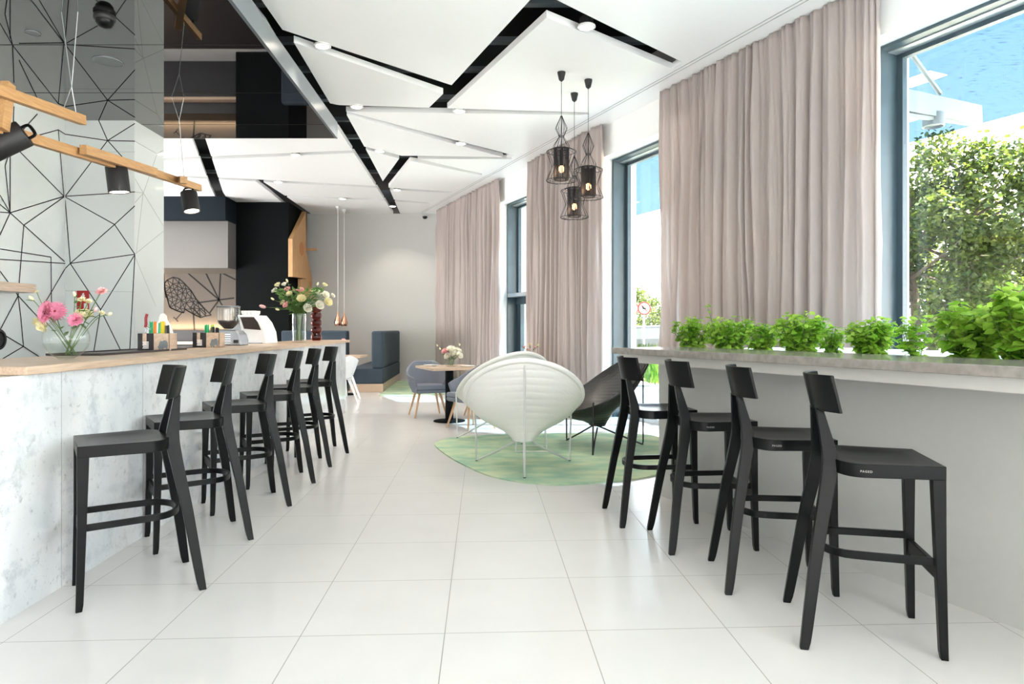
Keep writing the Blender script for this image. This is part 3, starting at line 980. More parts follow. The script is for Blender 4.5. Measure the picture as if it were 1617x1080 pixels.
# ================================================================ LIGHTS ON THE CEILING
dl = [(509, 73, .085), (926, 43, .085), (563, 169, .085), (725, 176, .085), (728, 227, .085), (600, 239, .085), (467, 245, .085), (439.5, 287.5, .09), (541, 314, .09), (627, 300, .09), (620, 326, .09), (285, 297, .09)]
def make_downlight():
    t = thing('ceiling_downlight', 'round white recessed ceiling spotlight', 'ceiling light')
    MB().lathe([(0.062, 0.012), (0.085, 0.012), (0.088, 0.0), (0.078, -0.006), (0.066, -0.004), (0.062, 0.012)], 24, cap=False).build('trim_ring', 'white', t, smooth=True)
    hs_ = MB().lathe([(0.0664, 0.006), (0.0664, 0.09), (0.01, 0.1)], 24).build('housing', 'blackmatt', t, smooth=True)
    MB().lathe([(0.064, 0.0), (0.062, -0.002), (0.01, -0.003)], 24).build('lens', 'glow', hs_, smooth=True)
    L = bpy.data.lights.new('downlight_lamp', 'SPOT')
    L.energy = 34; L.spot_size = R(110); L.spot_blend = 0.6; L.shadow_soft_size = 0.06; L.color = (1.0, 0.88, 0.74)
    lo = bpy.data.objects.new('lamp', L); col.objects.link(lo); lo.parent = t; lo.location = (0, 0, -0.03)
    return t
d0 = make_downlight()
DLB = ['downlight left of centre in the front ceiling slot, beside the black canopy', 'downlight at the top of the picture in the right ceiling slot', 'downlight at the left end of the long thin ceiling slot', 'downlight in the thin slot above the wire pendants, right of the dark crossing', 'downlight in the slanted slot just left of the pendant lamps', 'small downlight in the short slot right of the main dark slot', 'downlight in the slot just beyond the end of the black canopy', 'small downlight near the dark column on the left of the main slot', 'downlight above the two copper pendants', 'downlight in the short thin slot right of the far dark slot', 'farthest downlight, inside the end of the main dark slot', 'downlight partly behind the hanging oak beam end']
for i, (x, y, r) in enumerate(dl):
    o = d0 if i == 0 else copy_tree(d0)
    o.location = P(x, y, HZ - 0.008)
    o['label'] = DLB[i]; o['group'] = 'recessed ceiling spotlights'
# things on the glass canopy
t = thing('dome_camera', 'black dome security camera under the mirror canopy', 'security camera', P(165, 24, HC))
MB().lathe([(0.075, 0), (0.08, -0.012), (0.08, -0.035), (0.072, -0.045)], 24).build('housing', 'blackmatt', t, smooth=True)
MB().lathe([(0.068, -0.045), (0.064, -0.07), (0.045, -0.095), (0.01, -0.105)], 24).build('dome', 'black', t, smooth=True)
for (x, y, lb, m_) in ((170, 97, 'oval-looking dark round speaker grille flush in the mirror canopy', 'greyblot'), (52, 52, 'faint small round fitting in the mirror canopy at far left', 'greyblot')):
    t = thing('ceiling_speaker', lb, 'speaker', P(x, y, HC))
    r = 0.12 if x == 170 else 0.05
    MB().lathe([(r, 0), (r, -0.004), (r - 0.012, -0.006)], 24).build('grille', m_, t, smooth=True)
    MB().lathe([(r, 0), (r + 0.008, 0), (r + 0.008, -0.006), (r, -0.008)], 24, cap=False).build('rim', 'silver', t, smooth=True)
t = thing('smoke_detector', 'small dark fitting on the grey back wall near the curtain', 'sensor', (P(671, 344, HZ - 0.1).x * 1.0, YB - 0.06, 4.03))
t.location = PD(671, 343, YB - 0.05)
MB().lathe([(0.03, 0.03), (0.06, 0.02), (0.06, -0.01), (0.03, -0.04)], 16).build('housing', 'blackmatt', t, smooth=True)
MB().box(-0.02, 0.02, 0, 0.05, -0.01, 0.02).build('bracket', 'white', t)

# ================================================================ WIRE PENDANTS
def make_pendant(kind):
    t = thing('pendant_lamp', 'x', 'pendant lamp')
    mount = MB().lathe([(0.046, 0.0), (0.046, -0.012), (0.030, -0.085), (0.008, -0.105)], 20)
    mount.build('ceiling_rose', 'blackmatt', t, smooth=True)
    return t
def wire_cage(prof, nv=14, rings_at=()):
    mb = MB()
    sp = smooth_path([(r, 0, z) for r, z in prof], 4)
    for k in range(nv):
        a = 2 * math.pi * k / nv
        mb.tube([(p.x * math.cos(a), p.x * math.sin(a), p.z) for p in sp], 0.0022, 4)
    for r, z in rings_at:
        mb.tube([(r * math.cos(2 * math.pi * k / 24), r * math.sin(2 * math.pi * k / 24), z) for k in range(24)], 0.0035, 4, closed=True)
    return mb
# big cage profile relative to shade bottom
PEN = [(P(886.5, 114, HZ), 183, 285, 235, 8.5, 0, 'tall wire cage pendant with glowing bulb, left one of the three'),
       (P(929, 126, HZ), 210, 312, 264, 8.5, 0, 'wire cage pendant on the right of the group, nearest the window frame'),
       (P(907, 147.5, HZ), 247, 343, 297, 8.5, 0, 'lowest hanging wire cage pendant, in the middle of the three')]
for (pos, ytop, ybot, ysh, _, _, lb) in PEN:
    t = make_pendant(0)
    t.location = pos
    t['label'] = lb; t['group'] = 'wire cage pendant lamps'
    Y = pos.y
    zt = (H + (HY - ytop) / F * Y) - HZ
    zb = (H + (HY - ybot) / F * Y) - HZ
    zs = (H + (HY - ysh) / F * Y) - HZ
    crd = MB().tube([(0, 0, -0.1), (0, 0, zs)], 0.003, 6).build('cord', 'blackmatt', t)
    h = zs - zb
    up = zt - zs
    prof = [(0.008, zt), (0.022, zt - up * .10), (0.060, zt - up * .33), (0.064, zt - up * .40), (0.030, zt - up * .62), (0.040, zt - up * .70), (0.088, zt - up * .90), (0.088, zs)]
    wire_cage(prof, 12, [(0.030, zt - up * .62), (0.088, zs)]).build('upper_cage', 'blackmatt', t)
    prof2 = [(0.10, zs + 0.0), (0.165, zs - h * .10), (0.155, zs - h * .2), (0.115, zs - h * .5), (0.12, zs - h * .65), (0.165, zs - h * .93), (0.168, zs - h * 1.02), (0.10, zs - h * 1.06)]
    wire_cage(prof2, 16, [(0.166, zs - h * .09), (0.170, zs - h), (0.088, zs)]).build('lower_cage', 'blackmatt', t)
    sh = MB()
    nseg = 40
    for k in range(nseg):
        a = 2 * math.pi * k / nseg
        sh.tube([(0.083 * math.cos(a), 0.083 * math.sin(a), zs), (0.083 * math.cos(a), 0.083 * math.sin(a), zb + 0.01)], 0.0045, 4)
    for zz in (zs, zb + 0.01):
        sh.tube([(0.083 * math.cos(2 * math.pi * k / 24), 0.083 * math.sin(2 * math.pi * k / 24), zz) for k in range(24)], 0.005, 4, closed=True)
    sh.build('lamp_shade', 'blackmatt', t)
    MB().ball((0, 0, zb + h * .36), 0.034, 0.034, 0.042, 12).build('bulb', 'bulb', t, smooth=True)
    MB().lathe([(0.016, zb + h * .45), (0.018, zs - 0.02), (0.01, zs)], 12).build('socket', 'blackmatt', crd, smooth=True)
    L = bpy.data.lights.new('bulb_lamp', 'POINT'); L.energy = 3; L.shadow_soft_size = 0.04; L.color = (1, 0.6, 0.35)
    lo = bpy.data.objects.new('lamp', L); col.objects.link(lo); lo.parent = t; lo.location = (0, 0, zb + h * .3)
# copper pendants
for (x, Y, y0, y1, lb) in ((533.5, 15.7, 500, 514, 'left small copper pendant lamp before the grey wall'), (543.5, 16.1, 501, 515, 'right small copper pendant lamp before the grey wall')):
    top = PD(x, 0, Y)
    t = thing('copper_pendant', lb, 'pendant lamp', (top.x, Y, HZ), 0, 'copper pendant lamps')
    z0 = H + (HY - y0) / F * Y - HZ; z1 = H + (HY - y1) / F * Y - HZ
    MB().lathe([(0.05, 0), (0.05, -0.03), (0.01, -0.07)], 16).build('ceiling_rose', 'white', t, smooth=True)
    MB().tube([(0, 0, -0.05), (0, 0, z0 + 0.1)], 0.006, 6).build('cord', 'white', t)
    MB().lathe([(0.012, z0 + 0.12), (0.02, z0 + 0.05), (0.055, z0 - 0.02), (0.09, (z0 + z1) / 2 - 0.03), (0.07, z1), (0.066, z1), (0.085, (z0 + z1) / 2 - 0.03), (0.05, z0 - 0.02)], 20, cap=False).build('lamp_shade', 'copper', t, smooth=True)
    MB().ball((0, 0, z1 + 0.05), 0.04, seg=12).build('bulb', 'bulb', t, smooth=True)

# ================================================================ TRACK BEAMS WITH SPOTS
def beam_between(mb, a, b, w, h):
    a = Vector(a); b = Vector(b)
    d = (b - a).normalized(); s = d.cross(Vector((0, 0, 1))).normalized(); u = s.cross(d)
    rings = [[p + s * w / 2 * i + u * h / 2 * j for i, j in ((-1, -1), (1, -1), (1, 1), (-1, 1))] for p in (a, b)]
    return mb.loft(rings)
def TX(x, y, c=-3.30):                            # pixel -> point on the tile-parallel plane X = c - TA*Y
    Y = c / ((x - CX) / F + TA)
    return PD(x, y, Y)
fix = thing('track_light', 'zigzag of hanging oak beams carrying black spotlights over the bar', 'light fixture', TX(185, 262))
beams = [((-90, 112), (131, 190), -3.22), ((-60, 185), (190, 262), -3.30), ((131, 236), (245, 272), -3.22), ((185, 254), (315, 297), -3.30)]
for i, (a, b, c) in enumerate(beams):
    m_ = MB(); beam_between(m_, TX(*a, c), TX(*b, c), 0.055, 0.075)
    rel(m_, fix).build('beam', 'woodx', fix, bevel=0.002)
m_ = MB(); p0 = TX(13, 132, -3.26); p1 = TX(3, 205, -3.26)
beam_between(m_, p0 + Vector((0, 0, 0)), p1, 0.055, 0.075)
rel(m_, fix).build('beam', 'woodx', fix, bevel=0.002)
m_ = MB(); beam_between(m_, TX(281, 287, -3.42), TX(290, 284, -3.12), 0.07, 0.07)
rel(m_, fix).build('beam', 'woodx', fix, bevel=0.002)
for (x, yb, yf, xa, c) in ((113, 184, 137, 119, -3.26), (283, 286, 190, 283, -3.30)):
    b = TX(x + 8, yb, c)
    f_ = TX(x, yf, c)
    an = Vector((f_.x, f_.y, HC - 0.006))
    w = MB()
    w.tube([f_, an + Vector((0.05, 0, 0))], 0.0035, 5); w.tube([f_, an - Vector((0.08, 0.0, 0))], 0.0035, 5)
    w.tube([f_, Vector((b.x, b.y, b.z)) ], 0.0035, 5)
    if x == 113: w.tube([f_, TX(98, 178, c)], 0.0035, 5)
    rel(w, fix).build('cable', 'steel_light', fix)
def spot(pos, aim, scale, label):
    # can lamp hung from the beam: local -z is the light direction
    t = thing('spotlight', label, 'spotlight', pos, 0, 'black can spotlights on the oak beams')
    q = Vector((0, 0, -1)).rotation_difference(Vector(aim).normalized())
    t.rotation_mode = 'QUATERNION'; t.rotation_quaternion = q
    s_ = scale
    hs_ = MB().lathe([(0.02 * s_, 0.12 * s_), (0.085 * s_, 0.118 * s_), (0.09 * s_, 0.11 * s_), (0.09 * s_, -0.115 * s_), (0.082 * s_, -0.115 * s_), (0.08 * s_, -0.10 * s_), (0.01 * s_, -0.098 * s_)], 28).build('housing', 'blackmatt', t, smooth=True)
    MB().lathe([(0.078 * s_, -0.101 * s_), (0.076 * s_, -0.108 * s_), (0.01 * s_, -0.11 * s_)], 24).build('lens', 'glow', hs_, smooth=True)
    b = MB(); b.tube(smooth_path([(-0.05 * s_, 0, 0.1 * s_), (-0.05 * s_, 0, 0.155 * s_), (-0.03 * s_, 0, 0.17 * s_), (0.03 * s_, 0, 0.17 * s_), (0.05 * s_, 0, 0.155 * s_), (0.05 * s_, 0, 0.1 * s_)], 3), 0.011 * s_, 6)
    b.build('bracket', 'black', t, smooth=True)
    L = bpy.data.lights.new('spot_lamp', 'SPOT'); L.energy = 40; L.spot_size = R(70); L.spot_blend = 0.6; L.shadow_soft_size = 0.05; L.color = (1, 0.9, 0.78)
    lo = bpy.data.objects.new('lamp', L); col.objects.link(lo); lo.parent = t; lo.location = (0, 0, -0.14 * s_)
spot(TX(186, 284), (0.10, 0.05, -1), 1.0, 'black can spotlight in the middle, shining straight down')
spot(TX(300.5, 319), (0.22, -0.1, -1), 0.98, 'black can spotlight at the right end of the beams, slightly tilted')
spot(TX(12, 223, -3.30), (-0.85, -0.35, -0.62), 1.02, 'black can spotlight tilted left at the picture edge')

# ================================================================ THINGS ON THE BAR
def BT(x, c, z=1.1105):                           # a spot on the worktop seen at column x on the line X = c - TA*Y
    Y = c / ((x - CX) / F + TA)
    return Vector(((x - CX) / F * Y, Y, z))
def bloom(kind, r, rg):
    mb = MB()
    if kind == 'gerbera':
        for ring, (rr, lift, n) in enumerate(((1.0, 0.12, 26), (0.85, 0.25, 24), (0.6, 0.4, 18))):
            for k in range(n):
                a = 2 * math.pi * (k + 0.5 * ring) / n + rg.uniform(-.05, .05)
                d = Vector((math.cos(a), math.sin(a), lift))
                leaf_quad(mb, Vector((0, 0, 0.1 * r * ring)) + d * r * 0.1, d, Vector((0, 0, 1)), r * rr, r * 0.26)
        mb.ball((0, 0, r * 0.12), r * 0.24, r * 0.24, r * 0.12, 10, 1)
    elif kind == 'carnation':
        for ring, (rr, lift, n) in enumerate(((1.0, 0.25, 12), (0.9, 0.6, 11), (0.75, 1.1, 9), (0.6, 2.0, 7))):
            for k in range(n):
                a = 2 * math.pi * (k + 0.5 * ring) / n + rg.uniform(-.2, .2)
                d = Vector((math.cos(a), math.sin(a), lift))
                leaf_quad(mb, Vector((0, 0, -0.1 * r)), d, Vector((0, 0, 1)) + Vector((rg.uniform(-.5, .5), rg.uniform(-.5, .5), 0)), r * rr * rg.uniform(.85, 1.1), r * 0.6)
    elif kind == 'rose':
        for ring, (r0, r1, h0, n) in enumerate(((0.5, 1.0, 0.75, 5), (0.45, 0.8, 0.95, 5), (0.35, 0.55, 1.1, 4), (0.2, 0.3, 1.15, 3))):
            for k in range(n):
                a = 2 * math.pi * (k + 0.5 * ring) / n
                vs = []
                for i in range(4):
                    for j in range(-2, 3):
                        aa = a + j * 0.34
                        rad = r * (0.15 + (r0 + (r1 - r0) * (i / 3)) * (i / 3) ** 0.5) * (1 - 0.04 * abs(j))
                        vs.append((rad * math.cos(aa), rad * math.sin(aa), r * (h0 * i / 3 * 1.1 - 0.05 * j * j * (i / 3))))
                fs = [(i * 5 + j, i * 5 + j + 1, (i + 1) * 5 + j + 1, (i + 1) * 5 + j) for i in range(3) for j in range(4)]
                mb.add(vs, fs)
    else:                                          # bud
        mb.ball((0, 0, r * 0.6), r * 0.55, r * 0.55, r, 8)
        for k in range(4):
            a = math.pi / 2 * k
            leaf_quad(mb, Vector((0, 0, 0)), Vector((math.cos(a) * .5, math.sin(a) * .5, 1)), Vector((math.cos(a), math.sin(a), 0)), r * 1.2, r * .5, 1)
    return mb
def flower(label, base, mid, head, kind, colr, r, rg, group, face=None, leaves=2, name=None, cat='flower'):
    t = thing(name or {'gerbera': 'gerbera', 'carnation': 'carnation', 'rose': 'rose', 'bud': 'flower_bud'}[kind], label, cat, base, 0, group)
    b, m, h = Vector(base), Vector(mid), Vector(head)
    pth = smooth_path([Vector((0, 0, 0)), m - b, h - b], 6)
    MB().tube(pth, 0.0028 if r > 0.02 else 0.002, 6).build('stem', 'stem', t, smooth=True)
    d = Vector(face).normalized() if face else ((h - m).normalized() + Vector((0, -0.5, 0.15))).normalized()
    q = Vector((0, 0, 1)).rotation_difference(d).to_matrix().to_4x4()
    bl = bloom(kind, r, rg)
    bl.v = [tuple((q @ Vector(v)) + (h - b)) for v in bl.v]
    bl.build('bloom', [colr, 'stem' if kind != 'gerbera' else 'darkred'], t, smooth=True)
    if leaves:
        lf = MB()
        for k in range(leaves):
            f = rg.uniform(0.45, 0.95)
            p = pth[int(f * (len(pth) - 1))]
            a = rg.uniform(0, 2 * math.pi)
            L = rg.uniform(0.03, 0.06)
            leaf_quad(lf, p, Vector((math.cos(a), math.sin(a), rg.uniform(0.1, 0.9))), Vector((0, 0, 1)), L, L * 0.45)
        lf.build('leaves', 'darkleaf', t)
    return t
# round flat vase, nearest
rg = random.Random(5)
vp = BT(104, -2.34)
def px_at(x, y, Y): return PD(x, y, Y)
vz = thing('glass_vase', 'round flat clear glass vase at the near end of the bar', 'vase', vp)
S_ = vp.y / F
prof = []
rv, hv = 36 * S_, 66 * S_
for i in range(15):
    a = R(-78 + 148 * i / 14)
    prof.append((rv * math.cos(a) if i else rv * 0.32, hv * 0.5 + hv * 0.5 * math.sin(a) if i else 0))
ring_o = prof
ins = [(max(r - 0.004, 0.002), z + (0.006 if i == 0 else 0)) for i, (r, z) in enumerate(prof)]
gb = MB().lathe(ring_o + list(reversed(ins)), 36, sy=0.6).build('glass_body', 'clear', vz, smooth=True)
MB().lathe([(r * 0.97, z) for r, z in ins if z < hv * 0.42], 30, sy=0.6).build('water', 'water', gb, smooth=True)
Y0 = vp.y
G1 = 'flowers in the round glass vase'
B = lambda x, y, dy=0.0: px_at(x, y, Y0 + dy)
fl1 = [('big pink gerbera facing left, leftmost bloom', 'gerbera', 'pink', 0.052, (73, 493, -0.03), (95, 520), (117, 560, .02), (-0.45, -0.8, 0.15)),
       ('pink gerbera beside the leftmost bloom, facing the camera', 'gerbera', 'pink', 0.046, (88, 492, 0.03), (98, 525), (122, 561, .0), (0.25, -0.9, 0.2)),
       ('pink carnation low in the middle of the bouquet', 'carnation', 'pink', 0.036, (119, 505, -0.03), (112, 530), (105, 561, .01), (0.2, -0.9, 0.3)),
       ('cream rose with tall petals right of centre', 'rose', 'cream', 0.036, (131, 504, 0.02), (116, 530), (103, 560, -.02), (0.3, -0.35, 0.85)),
       ('cream rose drooping inside the vase on the left', 'rose', 'cream', 0.036, (72, 508, 0.02), (90, 528), (112, 560, -.02), (-0.4, -0.6, -0.5)),
       ('pale pink carnation on the highest right stem', 'carnation', 'palepink', 0.028, (160, 460, 0.02), (138, 500), (108, 560, 0), (0.1, -0.6, 0.7)),
       ('yellow bud cluster upper left', 'carnation', 'cream', 0.015, (58, 461, 0.0), (72, 490), (118, 560, .01), None),
       ('green and yellow buds at far left', 'bud', 'cream', 0.014, (52, 473, 0.0), (66, 490), (119, 560, .01), None),
       ('yellow carnation just before the red sign', 'carnation', 'cream', 0.020, (129, 473, -0.02), (122, 505), (104, 560, .01), None),
       ('yellow carnation bud right of the red sign', 'carnation', 'cream', 0.019, (140, 476, 0.0), (126, 505), (104, 560, .01), None),
       ('single cream bud on a bent stem', 'bud', 'cream', 0.013, (118, 467, 0.02), (116, 500), (105, 560, .01), None),
       ('cream bud at the far right', 'bud', 'cream', 0.014, (172, 497, 0.0), (150, 506), (108, 560, .01), None),
       ('yellow carnation beside the far right bud', 'carnation', 'cream', 0.016, (161, 494, 0.0), (140, 512), (108, 560, .01), None),
       ('small pink bud on the right', 'bud', 'palepink', 0.015, (150, 491, 0.0), (136, 505), (108, 560, .01), None)]
for lb, kd, co, r, hd, md, bs, fc in fl1:
    flower(lb + ' in the round vase', B(*bs[:2], bs[2]), B(*md), B(*hd), kd, co, r * 1.25, rg, G1, fc, 2 if hd[0] > 100 else 1)
# tray
t = thing('serving_tray', 'thin dark rectangular tray lying behind the round vase', 'tray', BT(198, -2.60))
m_ = MB(); m_.box(-0.17, 0.17, -0.62, 0.62, 0, 0.006, 0); m_.build('tray_base', 'tray', t, bevel=0.002)
m_ = MB()
for a in ((-0.17, -0.16, -0.62, 0.62), (0.16, 0.17, -0.62, 0.62), (-0.16, 0.16, -0.62, -0.61), (-0.16, 0.16, 0.61, 0.62)): m_.box(*a, 0.006, 0.014)
m_.build('rim', 'tray', t)
t.rotation_euler = (0, 0, TR)
# condiment holders
def holder(x, c, label, w=0.235, h=0.135, d=0.15):
    t = thing('napkin_holder', label, 'holder', BT(x, c), 0, 'napkin and straw holders on the bar')
    # black divided half (left) and wooden half (right)
    m_ = MB(); m_.box(-w / 2, 0.0, -d / 2, -d / 2 + 0.008, 0, h); m_.box(-w / 2, -w / 2 + 0.008, -d / 2, d / 2, 0, h); m_.box(-w / 2, 0.0, d / 2 - 0.008, d / 2, 0, h); m_.box(-w / 2, 0, -d / 2, d / 2, 0, 0.008)
    m_.build('black_box', 'blackmatt', t, bevel=0.001)
    m_ = MB(); m_.box(0.0, w / 2, -d / 2, -d / 2 + 0.010, 0, h); m_.box(w / 2 - 0.01, w / 2, -d / 2, d / 2, 0, h); m_.box(0, w / 2, d / 2 - 0.01, d / 2, 0, h); m_.box(0.0, 0.008, -d / 2, d / 2, 0, h); m_.box(0, w / 2, -d / 2, d / 2, 0, 0.01)
    m_.build('wooden_box', 'wood', t, bevel=0.001)
    # cut-out with pale contents on the black side
    m_ = MB(); m_.box(-w * .34, -w * .22, -d / 2 - 0.002, -d / 2, h * .35, h, 0)
    m_.build('cutout', 'wood', t)
    m_ = MB()
    for k in range(5):
        m_.box(-w * .34 + 0.004 * (k % 2), -w * .15, -d / 2 - 0.004, -d / 2 - 0.001, h * (.14 + .085 * k), h * (.19 + .085 * k))
    o_ = m_.build('paper_sachets', 'ceramic', t); o_['label'] = 'stack of white paper sachets'
    # grey animal print
    pts = [(0.30, .12), (0.34, .03), (.42, .02), (.43, .12), (.5, .14), (.52, .02), (.62, .03), (.66, .2), (.82, .22), (.84, .1), (.95, .1), (.98, .5), (.9, .72), (.72, .78), (.55, .68), (.45, .72), (.36, .62), (.30, .40), (.22, .3)]
    a = MB()
    vs = [(w * 0.04 + p[0] * w * .42, -d / 2 - 0.0015, p[1] * h * 0.8) for p in pts]
    a.add(vs, [tuple(range(len(vs)))])
    o_ = a.build('animal_print', 'greyblot', t, solid=0.001); o_['label'] = 'plain grey animal silhouette'
    return t
h1 = holder(249, -2.55, 'black and wooden holder with coloured straws, nearer of two')
h1.rotation_euler = (0, 0, R(6))
h2 = holder(330, -2.52, 'black and wooden holder with green straws, farther of two', 0.235)
h2.rotation_euler = (0, 0, R(6))
def straws(hx, items, label_tail):
    base = Matrix.LocRotScale(hx.location, hx.rotation_euler, None)
    for (dx, dy, mt, n, L) in items:
        for k in range(n):
            p = base @ Vector((dx + (k % 3) * 0.0092, dy + (k // 3) * 0.012, 0.012))
            q = p + Vector((rg.uniform(-.006, .006), rg.uniform(-.006, .006), L + rg.uniform(-.006, .004)))
            o_ = MB().tube([Vector((0, 0, 0)), q - p], 0.0038, 6).build('straw', mt)
            o_.location = p
            tag(o_, mt.split('_')[1] + ' straw ' + label_tail, 'straw', 'straws in the bar holders')
straws(h1, [(-0.050, -0.02, 'straw_green', 6, 0.215), (-0.024, -0.02, 'straw_orange', 5, 0.215), (0.000 + 0.012, -0.02, 'straw_green', 3, 0.21), (0.036, -0.02, 'straw_yellow', 9, 0.215), (0.070, -0.02, 'straw_black', 9, 0.185)], 'standing in the nearer holder on the bar')
straws(h2, [(-0.028, -0.02, 'straw_green', 9, 0.195), (0.016, 0.02, 'straw_lime', 4, 0.20), (0.030, -0.02, 'straw_black', 9, 0.175), (0.065, -0.02, 'straw_black', 9, 0.17)], 'standing in the farther holder on the bar')
# knife/peeler with dark red handle, bottle opener
p = h1.location + Vector((-0.09, -0.03, 0.0))
t = thing('waiter_knife', 'dark red handled bar tool standing up in the holder', 'bar tool', p + Vector((0, 0.02, 0.012)))
MB().tube([(0, 0, 0.0), (0.0, 0, 0.17)], [0.004, 0.005], 6).build('blade', 'chrome', t)
MB().tube(smooth_path([(0, 0, 0.17), (0.004, 0, 0.20), (0.003, 0, 0.24), (0.012, 0, 0.275)], 3), 0.011, 8).build('handle', 'darkred', t, smooth=True)
t = thing('kitchen_tongs', 'small metal tongs in the nearer bar holder', 'tongs', p + Vector((0.03, 0.02, 0.012)))
MB().tube([(0, 0, 0), (0.02, 0, 0.15), (-0.02, 0, 0.17)], 0.006, 6).build('arm', 'chrome', t)
MB().tube([(0.01, 0.0, 0), (-0.005, 0, 0.15), (0.03, 0, 0.175)], 0.006, 6).build('arm', 'chrome', t)
# white patterned bottle-shaped board behind
bp_ = BT(259, -2.74)
t = thing('cutting_board', 'white bottle-shaped board with a red print behind the straws', 'board', bp_)
outl = [(-0.075, 0), (0.075, 0), (0.078, 0.12), (0.06, 0.19), (0.035, 0.235), (0.028, 0.275), (0.012, 0.295), (-0.012, 0.295), (-0.028, 0.275), (-0.035, 0.235), (-0.06, 0.19), (-0.078, 0.12)]
a = MB(); a.prism(outl, -0.008, 0.008)
a.v = [(x, z, y) for x, y, z in a.v]
a.build('board', 'ceramic', t, bevel=0.002)
a = MB(); a.lathe([(0.028, 0), (0.028, 0.001)], 12, sy=1.3); a.v = [(x, -0.010 + z, 0.19 + y) for x, y, z in a.v]; a.build('print', 'palepink', t)
t.rotation_euler = (R(-8), R(-5), R(6))
t.location.z += 0.012
# coffee grinder
gp_ = BT(364, -2.60)
t = thing('coffee_grinder', 'silver coffee grinder with a clear hopper half full of beans', 'coffee grinder', gp_)
k_ = gp_.y / F
b = MB(); b.prism([(-22 * k_, 0), (23 * k_, 0), (22.5 * k_, 8 * k_), (20 * k_, 17 * k_), (14 * k_, 24 * k_), (-20 * k_, 25 * k_), (-22 * k_, 22 * k_)], -0.105, 0.105)
b.v = [(x, z, y) for x, y, z in b.v]
gbd = b.build('body', 'silver', t, bevel=0.012, bseg=3)
b = MB()
for q in range(5): b.box(-15 * k_, 7 * k_, -0.111, -0.1055, (3 + q * 3.4) * k_, (4.6 + q * 3.4) * k_)
b.build('vent', 'chrome', gbd)
b = MB().lathe([(6 * k_, 26 * k_), (9 * k_, 29 * k_), (14 * k_, 34 * k_), (16 * k_, 39 * k_), (15 * k_, 39.5 * k_)], 24, c=(-3 * k_, 0, 0)); b.build('coffee_beans', 'beans', t, smooth=True)
b = MB().lathe([(7 * k_, 26 * k_), (16.8 * k_, 37 * k_), (17.3 * k_, 60 * k_), (16.9 * k_, 60 * k_), (16.4 * k_, 37 * k_)], 28, c=(-3 * k_, 0, 0), cap=False); hop = b.build('hopper', 'clear', t, smooth=True)
b = MB().lathe([(17.6 * k_, 60 * k_), (17.6 * k_, 61.5 * k_), (15 * k_, 62.5 * k_), (3 * k_, 63 * k_)], 28, c=(-3 * k_, 0, 0)); b.build('lid', 'greyblot', hop, smooth=True)
b = MB().box(12 * k_, 19 * k_, -0.113, -0.1055, 4 * k_, 9 * k_); b.build('switch', 'blackmatt', gbd)
# espresso machine
ep_ = BT(404, -2.66)
t = thing('espresso_machine', 'rounded silver espresso machine on the bar with cups on top', 'espresso machine', ep_)
k_ = ep_.y / F
side_ = [(-8, 0), (26, 0), (23.5, 18), (17, 33), (8, 44), (-19, 44), (-13, 22)]
a = MB(); a.prism([(x * k_, z * k_) for x, z in side_], -0.19, 0.19)
a.v = [(x, z, y) for x, y, z in a.v]
a.build('body', 'white_plastic', t, bevel=0.010, bseg=3)
a = MB(); a.prism([(-36 * k_, 0), (-8.5 * k_, 0), (-13.5 * k_, 22 * k_), (-17 * k_, 31 * k_), (-34 * k_, 26 * k_)], -0.17, 0.17)
a.v = [(x, z, y) for x, y, z in a.v]
a.build('front_panel', 'silver', t, bevel=0.006)
a = MB(); sd2 = [(-8, 23), (18, 21), (13, 33), (7, 41), (-14, 41)]
a.prism([(x * k_, z * k_) for x, z in sd2], -0.197, -0.189); a.v = [(x, z, y) for x, y, z in a.v]
a.build('side_window', 'beans', t)
a = MB(); a.box(-27 * k_, -15 * k_, -0.16, 0.16, 31 * k_, 42 * k_); ghd = a.build('group_head', 'blackmatt', t, bevel=0.01)
a = MB(); a.tube([(-22 * k_, -0.155, 35 * k_), (-28 * k_, -0.24, 33 * k_)], 0.012, 8); a.build('portafilter', 'blackmatt', ghd, smooth=True)
a = MB(); a.box(-40 * k_, 20 * k_, -0.25, -0.191, 0.0, 0.012); a.build('drip_tray', 'silver', t)
for i, (dx, dy) in enumerate(((-12, -0.11), (-5, -0.10), (2, -0.11), (-12, 0.0), (-5, 0.02), (2, 0.0))):
    c_ = MB().lathe([(0.022, 0), (0.034, 0.02), (0.036, 0.05), (0.033, 0.05), (0.03, 0.02), (0.01, 0.006)], 16, cap=False)
    o_ = c_.build('coffee_cup', 'ceramic', smooth=True)
    o_.location = ep_ + Vector((dx * k_, dy, 44.3 * k_))
    tag(o_, 'white cup on top of the espresso machine', 'cup', 'cups on the espresso machine')
